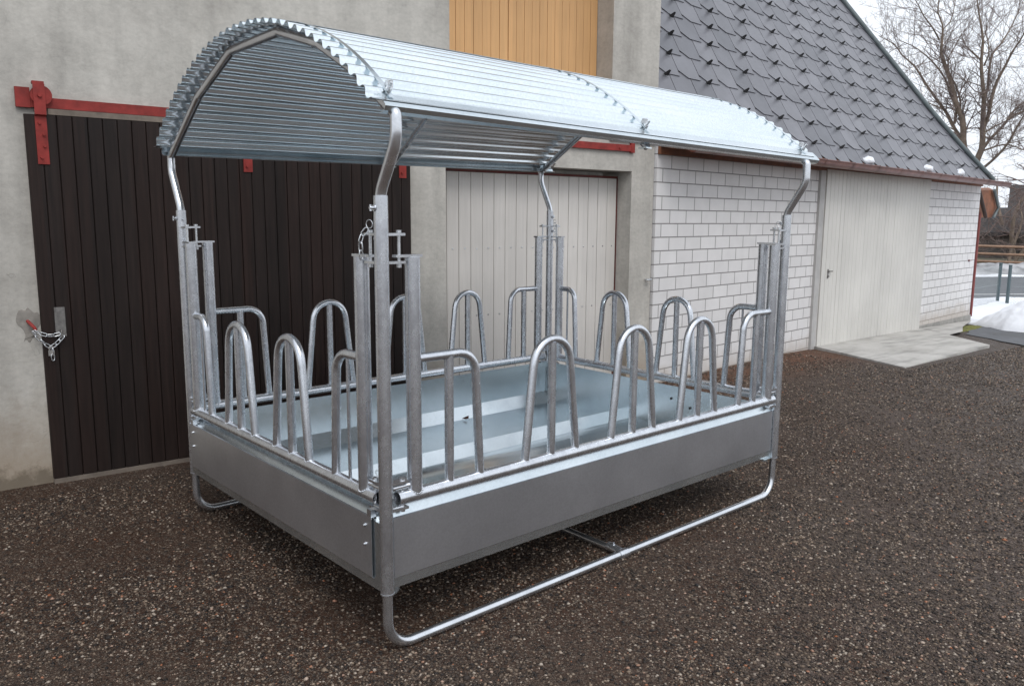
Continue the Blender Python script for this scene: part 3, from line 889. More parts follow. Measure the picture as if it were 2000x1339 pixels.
# a few lumps of old snow caught at the gutter
for s_, w in ((1.55, .10), (3.88, .16), (5.45, .15)):
    g = M(); c = PR(s_, .07, .008); g.sphere((0, 0, 0), .075, 1.0 + w * 6, .9, .8, 22, 12)
    g.v = [tuple(Vector(p) * (1 + .45 * mn.noise(Vector(p) * 11 + Vector((s_, 0, 0))) + .2 * mn.noise(Vector(p) * 40)) + c) for p in g.v]
    o = g.build('snow_lump', M_SNOW)
    tag(o, {1.55: 'smallest lump of old snow in the copper gutter, nearest the feeder roof', 3.88: 'middle lump of old snow at the foot of the slates', 5.45: 'farthest lump of old snow at the foot of the slates, near the gutter end'}[s_], 'snow lump', 'snow lumps above the gutter')
# copper half-round gutter
g = M()
G0 = E0 + Vector((0, -.078, -.030)); gd = RD
ga, gb2 = -2.93, 7.85
prof = [(.074 * math.cos(t), .074 * math.sin(t)) for t in [math.pi + math.pi * k / 12 for k in range(13)]]
def fg(t, u, v): return G0 + RD * t + Vector((0, u, v - .0))
g.extr(prof, ga, gb2, fg, smooth=True)
g.extr([(u * .95, v * .95) for u, v in prof][::-1], ga, gb2, fg, smooth=True)
g.tube([fg(ga, -.074, .003), fg(gb2, -.074, .003)], .008, 8); 
for t in (ga, gb2):
    ring = [fg(t, u, v) for u, v in prof]; g.add(ring, [tuple(range(13))])
gut = g.build('gutter', M_COPPER, annex)
t = ga + .35
while t < gb2:
    gg = M()
    gg.extr([(u * 1.06, v * 1.06) for u, v in prof], t, t + .028, fg, smooth=True)
    gg.tube([fg(t + .014, -.083, .01), fg(t + .014, -.066, .012), fg(t + .014, .08, .03)], .005, 6)
    gg.build('gutter_bracket', M_COPPER, gut); t += .82
g = M()
g.hexa([PA(5.08, .001, 2.40), PA(15.66, .001, 2.40), PA(15.66, .035, 2.40), PA(5.08, .035, 2.40), PA(5.08, .001, 2.60), PA(15.66, .001, 2.60), PA(15.66, .035, 2.60), PA(5.08, .035, 2.60)])
g.hexa([PA(5.08, .036, 2.475), PA(15.7, .036, 2.475), PA(15.7, .20, 2.445), PA(5.08, .20, 2.445), PA(5.08, .036, 2.50), PA(15.7, .036, 2.50), PA(15.7, .20, 2.468), PA(5.08, .20, 2.468)])
g.build('eaves_board', M_BROWNWOOD, annex)
# boarded pent roof on the gable behind, its red-brown underside showing past the corner
g = M()
def PT(x, y, z): return (x, y, z)
a = [[15.693, 3.346, 2.327], [16.398, 3.289, 2.354], [16.807, 3.325, 2.018], [16.594, 3.332, 1.811], [15.941, 3.395, 1.807]]
b_ = [(x + .0, y + .10, z + .05) for x, y, z in a]
g.add(a + b_, [(0, 1, 2, 3, 4), (9, 8, 7, 6, 5)] + [(k, (k + 1) % 5, 5 + (k + 1) % 5, 5 + k) for k in range(5)])
pent = g.build('gable_soffit', M_BROWNWOOD, annex)
g = M(); g.tube([[15.654, 3.307, 2.344], [16.131, 3.302, 1.819]], .035, 6); g.build('rafter', M_DARKWOOD, pent)
g = M(); g.tube([[16.306, 3.249, 2.351], [16.717, 3.278, 2.016], [16.505, 3.285, 1.81]], .03, 6); g.build('edge_trim', M_LEAD, pent)
# red-brown rainwater pipe at the far corner
g = M(); g.tube([PA(15.70, .01, 1.9), PA(15.72, .01, -.12)], .024, 10); g.build('corner_pipe', M_RUST if 0 else flat('faded_red_pipe', (.20, .05, .045), .6, .2, 8), annex)

# ================================================================== FENCES
f0, f1, f2 = Vector((18.2, 4.30, 0)), Vector((20.85, 4.42, 0)), Vector((20.35, 4.05, 0))
zf = -.29
M_WIRE = flat('dull_fence_wire', (.30, .34, .34), .5, .2, 20)
fence = thing('wire_fence', (0, 0, 0), 'low green chain-link fence behind the heap of snow', 'fence')
def mesh_panel(p, q, z0, z1):
    g = M(); L = (q - p).length; d = (q - p) / L; c = .062; n = int((L + (z1 - z0)) / c)
    for sgn in (1, -1):
        for k in range(n + 1):
            if sgn == 1: a = (k * c - (z1 - z0), z0); b = (k * c, z1)
            else: a = (k * c, z0); b = (k * c - (z1 - z0), z1)
            t0, t1 = a, b
            x0_, zz0 = a; x1_, zz1 = b
            if x0_ > x1_: x0_, zz0, x1_, zz1 = x1_, zz1, x0_, zz0
            if x1_ < 0 or x0_ > L: continue
            sl = (zz1 - zz0) / (x1_ - x0_)
            if x0_ < 0: zz0 += -x0_ * sl; x0_ = 0
            if x1_ > L: zz1 -= (x1_ - L) * sl; x1_ = L
            g.tube([p + d * x0_ + Vector((0, 0, zz0)), p + d * x1_ + Vector((0, 0, zz1))], .0014, 3, caps=False)
    for z in (z0 + .02, (z0 + z1) / 2, z1): g.tube([p + Vector((0, 0, z)), q + Vector((0, 0, z))], .003, 4, caps=False)
    return g
f3 = f2 + Vector((2.2, -6.0, 0))
for p, q in ((f0, f1), (f2, f3)):
    mesh_panel(p, q, zf + .03, zf + .92).build('wire_mesh', M_WIRE, fence)
for p, h in ((f0, .95), (f1, .99), (f2, .97), (f2 + (f3 - f2) * .34, .95), (f2 + (f3 - f2) * .67, .95), (f3, .95)):
    g = M(); g.tube([p + Vector((0, 0, zf - .2)), p + Vector((0, 0, zf + h))], .038, 10); g.tube([p + Vector((0, 0, zf + h)), p + Vector((0, 0, zf + h + .02))], .042, 10)
    g.build('post', M_GREEN, fence)
wf = thing('rail_fence', (0, 0, 0), 'weathered wooden fence with three rails beyond the road', 'fence')
wa, wb = Vector((35.3, 12.5, -.35)), Vector((37.6, 6.2, -.42))
wd_ = (wb - wa)
for h in (.42, .74, 1.06):
    g = M(); g.tube([wa + wd_ * -1.5 + Vector((0, 0, h)), wa + Vector((0, 0, h + .01)), wb + Vector((0, 0, h - .01)), wa + wd_ * 2.5 + Vector((0, 0, h))], .055, 4); g.build('rail', M_RAILWOOD, wf)
for k in range(-4, 9):
    p = wa + wd_ * (k / 3.0) + Vector((.07, .02, 0)); g = M(); g.tube([p + Vector((0, 0, -.3)), p + Vector((0, 0, 1.14))], .06, 6); g.build('post', M_RAILWOOD, wf)

# ================================================================== FAR HOUSES
def house(name, label, c, ang, L, D, H, RH, wallm, roofm, rtop, wins):
    t = thing(name, (0, 0, 0), label, 'house')
    T = rot_about(c[0], c[1], c[2], ang)
    g = M(); g.box(c[0] - L / 2, c[0] + L / 2, c[1] - D / 2, c[1] + D / 2, c[2] - .6, c[2] + H, T)
    g.add([T(c[0] - L / 2, c[1] - D / 2, c[2] + H), T(c[0] - L / 2, c[1] + D / 2, c[2] + H), T(c[0] - L / 2, c[1], c[2] + H + RH)], [(0, 2, 1)])
    g.add([T(c[0] + L / 2, c[1] - D / 2, c[2] + H), T(c[0] + L / 2, c[1] + D / 2, c[2] + H), T(c[0] + L / 2, c[1], c[2] + H + RH)], [(0, 1, 2)])
    g.build('wall', wallm, t)
    g = M(); e = .5; dz = RH * e / (D / 2)
    for sg in (-1, 1):
        g.hexa([T(c[0] - L / 2 - e, c[1] + sg * (D / 2 + e), c[2] + H - dz), T(c[0] + L / 2 + e, c[1] + sg * (D / 2 + e), c[2] + H - dz), T(c[0] + L / 2 + e, c[1] + sg * .003, c[2] + H + RH), T(c[0] - L / 2 - e, c[1] + sg * .003, c[2] + H + RH),
                T(c[0] - L / 2 - e, c[1] + sg * (D / 2 + e), c[2] + H - dz + .18), T(c[0] + L / 2 + e, c[1] + sg * (D / 2 + e), c[2] + H - dz + .18), T(c[0] + L / 2 + e, c[1] + sg * .003, c[2] + H + RH + .2), T(c[0] - L / 2 - e, c[1] + sg * .003, c[2] + H + RH + .2)])
    rf = g.build('roof', roofm, t)
    if rtop:
        g = M()
        for sg in (-1, 1):
            for k in range(26):
                a = c[0] - L / 2 + random.uniform(0, L - 1.6); w = random.uniform(.6, 2.2); v = random.uniform(.02, .9); hh = random.uniform(.05, .14)
                y_ = lambda v_: c[1] + sg * (D / 2 + e) * (1 - v_); z_ = lambda v_: c[2] + H - dz + (RH + dz) * v_ + .2
                g.hexa([T(a, y_(v), z_(v)), T(a + w, y_(v), z_(v)), T(a + w - .1, y_(v + hh), z_(v + hh)), T(a + .1, y_(v + hh), z_(v + hh)), T(a + .05, y_(v), z_(v) + .07), T(a + w - .05, y_(v), z_(v) + .07), T(a + w - .2, y_(v + hh), z_(v + hh) + .07), T(a + .2, y_(v + hh), z_(v + hh) + .07)])
        g.build('roof_snow', M_SNOW, rf)
    for (x, z) in wins:
        g = M(); g.box(c[0] + x - .45, c[0] + x + .45, c[1] - D / 2 - .03, c[1] - D / 2 + .02, c[2] + z, c[2] + z + 1.1, T); g.build('window', M_FARROOF, t)
    return t
M_HOUSE2 = flat('brown_timber_house_wall', (.12, .065, .045), .9, .3, 1.0)
house('low_house', 'low grey-brown house beyond the wooden fence', (47.5, 12.2, -.4), R(-70), 17, 7, 1.55, 1.1, M_FARWALL, M_FARROOF, False, [(-5, .4), (2.4, .4)])
house('timber_house', 'brown timber house with patchy snow on its roof at the right edge', (58.5, 9.8, -.4), R(-72), 11, 9, 1.3, 2.9, M_HOUSE2, M_FARROOF, True, [(-3, .0), (1, .0)])

# ================================================================== TREES
def limb(g, pts, r0, r1, n=7):
    k = len(pts)
    P = [Vector(p) for p in pts]
    # smooth the polyline a little
    Q = [P[0]]
    for i in range(len(P) - 1):
        a, b = P[i], P[i + 1]; pm = (a + b) / 2
        if 0 < i < len(P) - 2:
            pm += ((a - P[i - 1]).normalized() - (P[i + 2] - b).normalized()) * (b - a).length * .06
        Q += [pm, b]
    g.tube(Q, r0, n, caps=False, r_end=r1)
    return Q
def grow(g, p, d, L, r, lvl, rnd, up_bias=.25, droop=0.0):
    """recursive twig growth"""
    n = 4 if lvl > 0 else 3
    pts = [p]; q = p.copy(); dd = d.normalized()
    for i in range(n):
        dd = (dd + Vector((rnd.gauss(0, .20), rnd.gauss(0, .20), rnd.gauss(0, .16) + up_bias * .22 - droop))).normalized()
        q = q + dd * (L / n); pts.append(q.copy())
    g.tube(pts, r, 4 if lvl > 1 else 3, caps=False, r_end=max(r * .45, .0028))
    if lvl <= 0: return
    kids = rnd.randint(2, 4)
    for c in range(kids):
        t = rnd.uniform(.2, 1.0); i = min(n - 1, int(t * n)); pp = pts[i].lerp(pts[i + 1], t * n - i)
        ax = Vector((rnd.gauss(0, 1), rnd.gauss(0, 1), rnd.gauss(0, .7) + .25 - droop * 2))
        nd = (dd * .9 + ax.normalized() * rnd.uniform(.6, 1.1)).normalized()
        grow(g, pp, nd, L * rnd.uniform(.45, .72), max(r * .55, .0038), lvl - 1, rnd, up_bias, droop)
LIMBS = {'L': [[34.22, 9.89, 4.0], [33.97, 10.26, 4.6], [33.83, 10.29, 5.29], [33.68, 10.34, 5.81], [33.49, 10.51, 6.28], [33.3, 10.68, 7.02], [33.09, 10.9, 7.75], [32.91, 11.02, 8.16], [32.8, 10.99, 8.66], [32.68, 10.97, 9.25], [32.49, 11.11, 9.7], [32.38, 11.08, 10.44]], 'L2': [[34.03, 10.42, 4.99], [33.96, 10.69, 5.43], [33.89, 10.97, 5.99], [33.73, 11.44, 6.67], [33.59, 11.87, 7.35], [33.46, 12.25, 7.97], [33.29, 12.71, 8.44], [33.18, 13.03, 8.91], [32.96, 13.59, 9.29]], 'L3': [[33.93, 10.69, 5.59], [33.86, 10.63, 6.12], [33.67, 10.85, 6.76], [33.5, 11.04, 7.35], [33.29, 11.32, 7.83], [33.05, 11.68, 8.27], [32.76, 12.12, 8.66], [32.47, 12.56, 8.9]], 'L4': [[33.99, 10.53, 5.85], [34.07, 10.58, 6.45], [34.07, 10.82, 7.12], [34.05, 11.12, 7.69], [34.11, 11.19, 8.24], [34.27, 11.03, 8.71], [34.41, 10.9, 9.14]], 'L5': [[33.68, 11.35, 9.26], [33.97, 11.2, 9.59], [34.2, 11.18, 10.2], [34.41, 11.22, 10.72]], 'L6': [[33.65, 11.43, 8.9], [33.04, 11.49, 9.29], [32.41, 11.59, 9.62], [31.82, 11.58, 9.93], [31.22, 11.61, 10.23]], 'L7': [[33.8, 11.05, 6.15], [32.5, 11.03, 6.24], [31.16, 11.08, 6.32]], 'L8': [[33.99, 10.53, 5.26], [34.64, 11.21, 5.58], [35.31, 11.81, 5.73]], 'M': [[34.23, 9.87, 4.02], [34.17, 9.67, 4.57], [34.05, 9.66, 5.26], [33.92, 9.65, 5.88], [33.8, 9.64, 6.54], [33.64, 9.72, 7.26], [33.5, 9.75, 7.86], [33.39, 9.71, 8.55], [33.23, 9.81, 9.25], [33.07, 9.9, 9.84], [32.92, 9.95, 10.42]], 'M2': [[34.28, 9.72, 5.38], [34.16, 9.55, 5.78], [34.03, 9.44, 6.44], [33.91, 9.26, 7.08], [33.82, 8.99, 7.6], [33.72, 8.77, 8.06], [33.63, 8.5, 8.45], [33.53, 8.28, 8.85], [33.43, 8.03, 9.37]], 'M3': [[34.25, 9.8, 6.39], [34.68, 9.84, 6.97], [35.08, 9.94, 8.3], [35.55, 9.83, 8.72], [36.02, 9.73, 9.25], [36.49, 9.63, 9.94], [36.94, 9.58, 10.54]], 'M4': [[34.22, 9.89, 7.76], [34.22, 9.75, 8.16], [34.14, 9.83, 8.78], [34.05, 9.92, 9.04]], 'R': [[34.29, 9.68, 4.58], [34.6, 9.54, 4.97], [34.9, 9.37, 5.3], [35.21, 9.21, 5.68], [35.49, 9.13, 6.02], [35.79, 8.95, 6.35], [36.14, 8.64, 6.57], [36.52, 8.2, 6.98]], 'R2': [[34.52, 8.99, 5.66], [34.58, 8.69, 5.85], [34.66, 8.3, 5.98], [34.8, 7.65, 5.98]], 'R3': [[34.29, 9.71, 5.17], [34.73, 9.48, 5.45], [35.17, 9.24, 5.68]], 'R4': [[34.31, 9.64, 3.78], [34.13, 9.26, 4.07], [33.96, 8.85, 4.46], [33.75, 8.54, 4.84], [33.52, 8.31, 5.22], [33.29, 8.05, 5.58], [33.09, 7.71, 5.98]], 'R5': [[34.3, 9.65, 4.5], [34.61, 9.27, 4.68], [34.88, 8.97, 4.74], [35.2, 8.51, 4.52], [35.55, 7.93, 4.35]], 'R6': [[34.57, 8.83, 4.76], [35.59, 8.66, 4.92], [36.61, 8.44, 5.08]], 'K1': [[34.32, 9.6, 6.06], [34.37, 9.8, 6.51]], 'T1': [[34.19, 9.99, 7.98], [34.45, 10.45, 8.39], [34.74, 10.83, 8.75], [35.05, 11.15, 9.27]]}
rad = {'L': (.34, .03), 'L2': (.17, .02), 'L3': (.13, .02), 'L4': (.11, .02), 'L5': (.06, .015), 'L6': (.08, .015), 'L7': (.08, .02), 'L8': (.07, .02), 'M': (.31, .03), 'M2': (.19, .03), 'M3': (.13, .02), 'M4': (.08, .02), 'R': (.17, .05), 'R2': (.10, .04), 'R3': (.10, .05), 'R4': (.15, .05), 'R5': (.09, .03), 'R6': (.05, .02), 'K1': (.05, .01), 'T1': (.10, .02)}
rad = {k: (a * .42, max(.012, b * .45)) for k, (a, b) in rad.items()}
tree = thing('bare_tree', (0, 0, 0), 'large bare deciduous tree rising behind the slate roof', 'tree')
rnd = random.Random(5)
g = M(); fork = Vector(LIMBS['L'][0])
base = Vector((fork.x + .2, fork.y + .35, -.5))
g.tube([base, base + Vector((0, 0, 1.0)), base.lerp(fork, .65) + Vector((.05, 0, 0)), fork + Vector((0, 0, .15))], .30, 12, r_end=.19)
LQ = {}
for k, p in LIMBS.items(): LQ[k] = limb(g, [Vector(q) for q in p], rad[k][0], rad[k][1], 8 if rad[k][0] > .12 else 6)
limb(g, [base + Vector((0, 0, 2.6)), base.lerp(Vector(LIMBS['R4'][0]), .75), Vector(LIMBS['R4'][0])], .11, .065)
g.build('trunk', M_BARK, tree)
g = M()
for k, Q in LQ.items():
    tot = len(Q); r0, r1 = rad[k]
    nb = int(tot * 1.45)
    for i in range(nb):
        t = .12 + .88 * (i + rnd.random()) / nb; a = min(tot - 2, int(t * (tot - 1))); p = Q[a].lerp(Q[a + 1], t * (tot - 1) - a)
        d = (Q[a + 1] - Q[a]).normalized()
        ax = Vector((rnd.gauss(0, 1), rnd.gauss(0, 1), rnd.gauss(0, .8) + .2)).normalized()
        grow(g, p, d * .8 + ax * .9, rnd.uniform(.8, 1.7) * (1.15 if t > .5 else .8), max(.012, (r0 + (r1 - r0) * t) * .30), 3, rnd)
print('twig verts', len(g.v))
g.build('crown', M_TWIG, tree)

def small_tree(label, base, H, seed, lvl, m, droop, spread, name='bare_shrub', cat='tree', stems=3, grp=None):
    rnd = random.Random(seed)
    t = thing(name, (0, 0, 0), label, cat, grp)
    g = M(); b = Vector(base); tips = []
    for s_ in range(stems):
        d = Vector((rnd.gauss(0, .35), rnd.gauss(0, .35), 1)).normalized(); pts = [b + Vector((rnd.gauss(0, .08), rnd.gauss(0, .08), 0))]; q = pts[0].copy()
        for i in range(6):
            d = (d + Vector((rnd.gauss(0, .22), rnd.gauss(0, .22), .05))).normalized(); q = q + d * H / 9; pts.append(q.copy())
        g.tube(pts, .02 * H, 6, caps=False, r_end=.006 * H); tips.append(pts)
    g.build('trunk', M_BARK, t)
    g = M()
    for pts in tips:
        for i in range(1, 7):
            for k in range(3):
                ax = Vector((rnd.gauss(0, 1), rnd.gauss(0, 1), rnd.gauss(0, .5) + .3)).normalized()
                grow(g, pts[i], ax, spread * rnd.uniform(.6, 1.1), .006 * H * .7, lvl, rnd, .2, droop)
    g.build('crown', m, t)
    return t
small_tree('reddish weeping tree with hanging twigs at the right edge', (44.0, 10.9, -.4), 7.2, 21, 3, M_WILLOW, .10, 2.0, 'weeping_tree', 'tree', 3)
small_tree('gnarled fruit tree with a thick trunk in front of the low house', (39.3, 9.75, -.4), 4.4, 4, 3, M_TWIG, .0, 1.1, 'fruit_tree', 'tree', 2)
small_tree('small bare tree behind the rail fence, beside the annex corner', (38.6, 11.3, -.4), 2.6, 9, 3, M_TWIG, .0, .9, 'young_tree', 'tree', 2)
small_tree('dense brown shrub beside the low grey-brown house', (44.5, 13.6, -.4), 3.0, 33, 3, M_TWIG, .0, 1.2, 'bare_shrub', 'shrub', 4)

# ================================================================== LIVESTOCK FEEDER
FW, FD = 2.882, 2.056                         # post to post: long side, short side
feeder = thing('livestock_feeder', (0, 0, 0), 'galvanised livestock feeder with curved corrugated roof standing on gravel', 'feeder')
ZR = .642
CORN = {'F': (0, 0, 1.827, .256), 'L': (0, FD, 1.778, .256), 'B': (FW, FD, 1.805, .256), 'R': (FW, 0, 1.775, .256)}
sx = {'F': 1, 'L': 1, 'B': -1, 'R': -1}; sy = {'F': 1, 'L': -1, 'B': -1, 'R': 1}
for k, (x, y, zs, zb) in CORN.items():
    g = M(); g.tube([(x, y, zb), (x, y, zb + .5), (x, y, 1.2), (x, y, zs)], .0275, 24, hollow=.0045)
    g.tube([(x, y, zb), (x, y, zb + .006)], .0285, 24, hollow=.008)
    # locking screws in the sleeve
    for z in (zs - .05, zs - .16):
        g.tube([(x - .0, y + .0275 * sy[k] * 1, z), (x, y + .046 * sy[k], z)], .007, 6)
        g.tube([(x, y + .030 * sy[k], z), (x, y + .036 * sy[k], z)], .012, 6)
    e_ = -sx[k]
    for z in (zs - .045,):
        g.tube([(x + e_ * .026, y, z), (x + e_ * .032, y, z)], .0125, 6); g.tube([(x + e_ * .032, y, z), (x + e_ * .048, y, z)], .006, 8); g.tube([(x + e_ * .044, y, z - .012), (x + e_ * .044, y, z + .012)], .0045, 6)
    post = g.build('corner_post', M_TUBE, feeder)
    for dx, dy in ((sx[k], 0), (0, sy[k])):
        for z in (1.578, 1.684, .600, .708):
            g = M(); a, b = .022, .098
            if dx: g.box(min(x + dx * a, x + dx * b), max(x + dx * a, x + dx * b), y - .016, y + .016, z - .005, z + .005)
            else: g.box(x - .016, x + .016, min(y + dy * a, y + dy * b), max(y + dy * a, y + dy * b), z - .005, z + .005)
            g.build('lug', M_TUBE2, post)
        bx, by = x + dx * .078, y + dy * .078
        for z0, z1 in ((1.562, 1.697), (.588, .72)):
            g = M(); g.tube([(bx, by, z0), (bx, by, z1)], .0062, 10)
            g.tube([(bx, by, z1 - .007), (bx, by, z1 + .003)], .0115, 6); g.tube([(bx, by, z0 - .004), (bx, by, z0 + .009)], .011, 6)
            g.build('bolt', M_BOLT, post)
# lower end brackets
g0 = None
def bracket(x, y, dx, dy, parent):
    g = M()
    # bent plate between the post and the trough bottom
    p = [(x + dx * .030, y + dy * .006, .27), (x + dx * .030, y + dy * .006, .36), (x + dx * .10, y + dy * .045, .36), (x + dx * .10, y + dy * .045, .272), (x + dx * .075, y + dy * .030, .238), (x + dx * .045, y + dy * .012, .235)]
    q = [(a, b + dy * .005, c) for a, b, c in p]
    g.add(p + q, [(0, 1, 2, 3, 4, 5), (11, 10, 9, 8, 7, 6)] + [(k, 6 + k, 6 + (k + 1) % 6, (k + 1) % 6) for k in range(6)])
    g.build('corner_bracket', M_SHEET, parent)
for k, (x, y, zs, zb) in CORN.items(): bracket(x, y, sx[k], sy[k], feeder)
g = M(); g.box(FW - .115, FW - .032, -.012, .04, .262, .266); g.build('foot_bracket', M_SHEET, feeder)

# skids: bent tube runners along both long sides
for y in (0, FD):
    g = M(); r = .0208
    P = fillet([(0, y, .60), (0, y, r), (FW, y, r), (FW, y, .60)], .115, 10)
    g.tube(P, r, 20)
    sk = g.build('skid', M_TUBE2, feeder)
    g = M()
    sgn = 1 if y == 0 else -1
    g.tube([(1.41, y, r), (1.475, y, r)], .0255, 18, hollow=.004)
    g.tube([(1.443, y + sgn * .015, r + .002), (1.443, y + sgn * .10, r + .012)], .0235, 16, hollow=.003)
    g.tube([(1.443, y + sgn * .065, r + .03), (1.443, y + sgn * .065, r + .042)], .007, 6)
    g.build('connector', M_TUBE, sk)
g = M(); g.tube([(1.443, .04, .024), (1.443, FD - .04, .024)], .0185, 16); g.build('cross_tube', M_TUBE2, feeder)

# gates -------------------------------------------------------------
gate_mb = {}
def gate(axis, off, L, posts, hoops, half, bars, mir, zoff=0.0, inward=1):
    """axis x or y; everything lies in the vertical plane at off; inward points into the feeder"""
    def P(t, n, z): return (t, off + n * inward, z) if axis == 'x' else (off + n * inward, t, z)
    g = M(); g.tube([P(.052, 0, ZR), P(L / 2, 0, ZR), P(L - .052, 0, ZR)], .0285, 24, hollow=.003)
    gt = g.build('gate_rail', M_TUBE, feeder)
    zt = 1.597
    for t in posts:
        g = M(); g.tube([P(t, 0, ZR + .012), P(t, 0, 1.1), P(t, 0, zt)], .0305, 24)
        # weld bead
        for a in range(24):
            th = 2 * math.pi * a / 24; c = P(t + .031 * math.cos(th), .031 * math.sin(th), ZR + .0285 - (.031 * math.sin(th)) ** 2 / .05)
            g.sphere(c, .0038, 1, 1, 1, 5, 4)
        gp = g.build('gate_post', M_TUBE, gt)
        d = -1 if t < L / 2 else 1
        g = M(); a, b = t - d * .034, t + d * .082
        n = .022
        vs = [P(a, -n, zt), P(b, -n * .7, zt), P(b, n * .7, zt), P(a, n, zt), P(a, -n, zt + .010), P(b, -n * .7, zt + .010), P(b, n * .7, zt + .010), P(a, n, zt + .010)]
        g.hexa(vs if (d > 0) == (axis == 'x') else [vs[3], vs[2], vs[1], vs[0], vs[7], vs[6], vs[5], vs[4]])
        g.build('top_plate', M_TUBE2, gt)
        # hinge hook at the lower end
        g = M(); e = .060 if d < 0 else L - .060
        g.tube([P(t + d * .02, -.0, ZR + .045), P(e + d * .03, -.0, ZR + .045)], .0105, 10)
        g.tube([P(e - d * .02, .0, ZR - .036), P(e + d * .03, .0, ZR - .040)], .007, 8)
        g.build('hinge', M_TUBE2, gt)
    rt_ = .0195
    for c in hoops:
        g = M(); pts = [P(c - .165, 0, ZR + .010), P(c - .118, 0, 1.085)]
        for k in range(1, 16):
            th = math.pi - math.pi * k / 16; pts.append(P(c + .115 * math.cos(th), 0, 1.092 + .112 * math.sin(th)))
        pts += [P(c + .118, 0, 1.085), P(c + .165, 0, ZR + .010)]
        g.tube(pts, rt_, 18)
        for tt in (c - .163, c + .163):
            for a in range(14):
                th = 2 * math.pi * a / 14; g.sphere(P(tt + .021 * math.cos(th), .021 * math.sin(th), ZR + .028 - (.021 * math.sin(th)) ** 2 / .05), .003, 1, 1, 1, 5, 4)
        h = g.build('hoop', M_TUBE, gt)
        g = M(); g.tube([P(c, 0, ZR + .010), P(c, 0, 1.19)], rt_, 18)
        for a in range(14):
            th = 2 * math.pi * a / 14; g.sphere(P(c + .021 * math.cos(th), .021 * math.sin(th), ZR + .028 - (.021 * math.sin(th)) ** 2 / .05), .003, 1, 1, 1, 5, 4)
        g.build('bar', M_TUBE, gt)
        # drain holes beside each foot
        g = M()
        for tt in (c - .165 + .026, c + .026, c + .165 + .026):
            g.sphere(P(tt - .0, -.004 * 0 + 0, ZR + .0288), .0055, 1, 1, .3, 8, 4)
        g.build('drain_hole', M_BLACK, gt)
    for (t0, t1) in half:                  # from gate post t0 over to foot t1
        d = 1 if t1 > t0 else -1
        g = M(); g.tube(fillet([P(t0 + d * .02, 0, 1.197), P(t1 - d * .028, 0, 1.197), P(t1, 0, ZR + .010)], .095, 10), rt_, 18)
        g.build('half_hoop', M_TUBE, gt)
        g = M(); g.sphere(P(t1 + .026, 0, ZR + .0288), .0055, 1, 1, .3, 8, 4); g.build('drain_hole', M_BLACK, gt)
    for t, thin in bars:
        g = M()
        g.tube([P(t, 0, ZR + .01), P(t, 0, 1.19)], .0075 if thin else rt_, 8 if thin else 18)
        g.build('rod' if thin else 'bar', M_TUBE, gt)
    return gt
LH = [.907, 1.489, 2.045]; LB = [.314, 2.605]
for y, inw in ((0, 1), (FD, -1)):
    gate('x', y, FW, [.139, 2.762], LH, [(.139, .478), (2.762, 2.447)], [(.314, False), (2.607, False)], False, inward=inw)
for x, inw in ((0, 1), (FW, -1)):
    gate('y', x, FD, [.146, 1.940], [.790, 1.357], [(.146, .388), (1.940, 1.745)], [(.270, True), (1.845, True)], False, inward=inw)

# trough ---------------------------------------------------------------
ix0, ix1, iy0, iy1 = .036, 2.846, .028, 2.028
fp = [(iy1, .592), (iy1, .360), (1.955, .281), (1.29, .281), (1.240, .354), (1.200, .281), (1.16, .287), (1.11, .302), (1.06, .312), (1.01, .312), (.96, .302), (.91, .287), (.87, .281), (.075, .281), (iy0, .360), (iy0, .592)]
g = M()
g.extr(fp[:6], ix0, ix1, lambda t, u, v: (t, u, v)); g.extr(fp[5:13], ix0, ix1, lambda t, u, v: (t, u, v), smooth=True); g.extr(fp[12:], ix0, ix1, lambda t, u, v: (t, u, v))
for x in (ix0, ix1): g.add([(x, u, v) for u, v in fp], [tuple(range(len(fp)))])
# rolled rim all round
def rimq(a, b, c, d): g.add([a, b, c, d], [(0, 1, 2, 3)])
ox0, ox1, oy0, oy1 = -.022, FW + .022, .006, FD - .006
zi, zo = .600, .552
rimq((ix0, iy0, zi), (ix1, iy0, zi), (ox1, oy0, zo), (ox0, oy0, zo))
rimq((ix1, iy1, zi), (ix0, iy1, zi), (ox0, oy1, zo), (ox1, oy1, zo))
rimq((ix0, iy1, zi), (ix0, iy0, zi), (ox0, oy0, zo), (ox0, oy1, zo))
rimq((ix1, iy0, zi), (ix1, iy1, zi), (ox1, oy1, zo), (ox1, oy0, zo))
for a, b in (((ix0, iy0), (ix1, iy0)), ((ix1, iy0), (ix1, iy1)), ((ix1, iy1), (ix0, iy1)), ((ix0, iy1), (ix0, iy0))):
    g.add([(a[0], a[1], zi), (b[0], b[1], zi), (b[0], b[1], .5920), (a[0], a[1], .5920)], [(0, 1, 2, 3)])
g.add([(ox0, oy0, .268), (ox1, oy0, .268), (ox1, oy1, .268), (ox0, oy1, .268)], [(3, 2, 1, 0)])
for a, b in (((ox0, oy0), (ox1, oy0)), ((ox1, oy0), (ox1, oy1)), ((ox1, oy1), (ox0, oy1)), ((ox0, oy1), (ox0, oy0))):
    g.add([(a[0], a[1], zo), (b[0], b[1], zo), (b[0], b[1], .268), (a[0], a[1], .268)], [(0, 1, 2, 3)])
tub = g.build('trough', M_SHEET, feeder)
sm = tub.modifiers.new('thickness', 'SOLIDIFY'); sm.thickness = .0015; sm.offset = 0
g = M()
for y in (.14, 1.93):
    g.tube([(ix1 - .004, y, .50), (ix1 - .004, y - .0, .36)], .002, 4)
for yy, zz in ((.55, .50), (.62, .47), (.78, .51), (.70, .40)): g.tube([(ix1 - .001, yy, zz), (ix1 - .006, yy, zz)], .009, 10)
g.tube(fillet([(ix1 - .004, 2.018, .57), (ix1 - .006, 2.016, .36), (ix1 - .012, 1.95, .295)], .01, 3), .0022, 4)
g.build('seam', M_BLACK, tub)
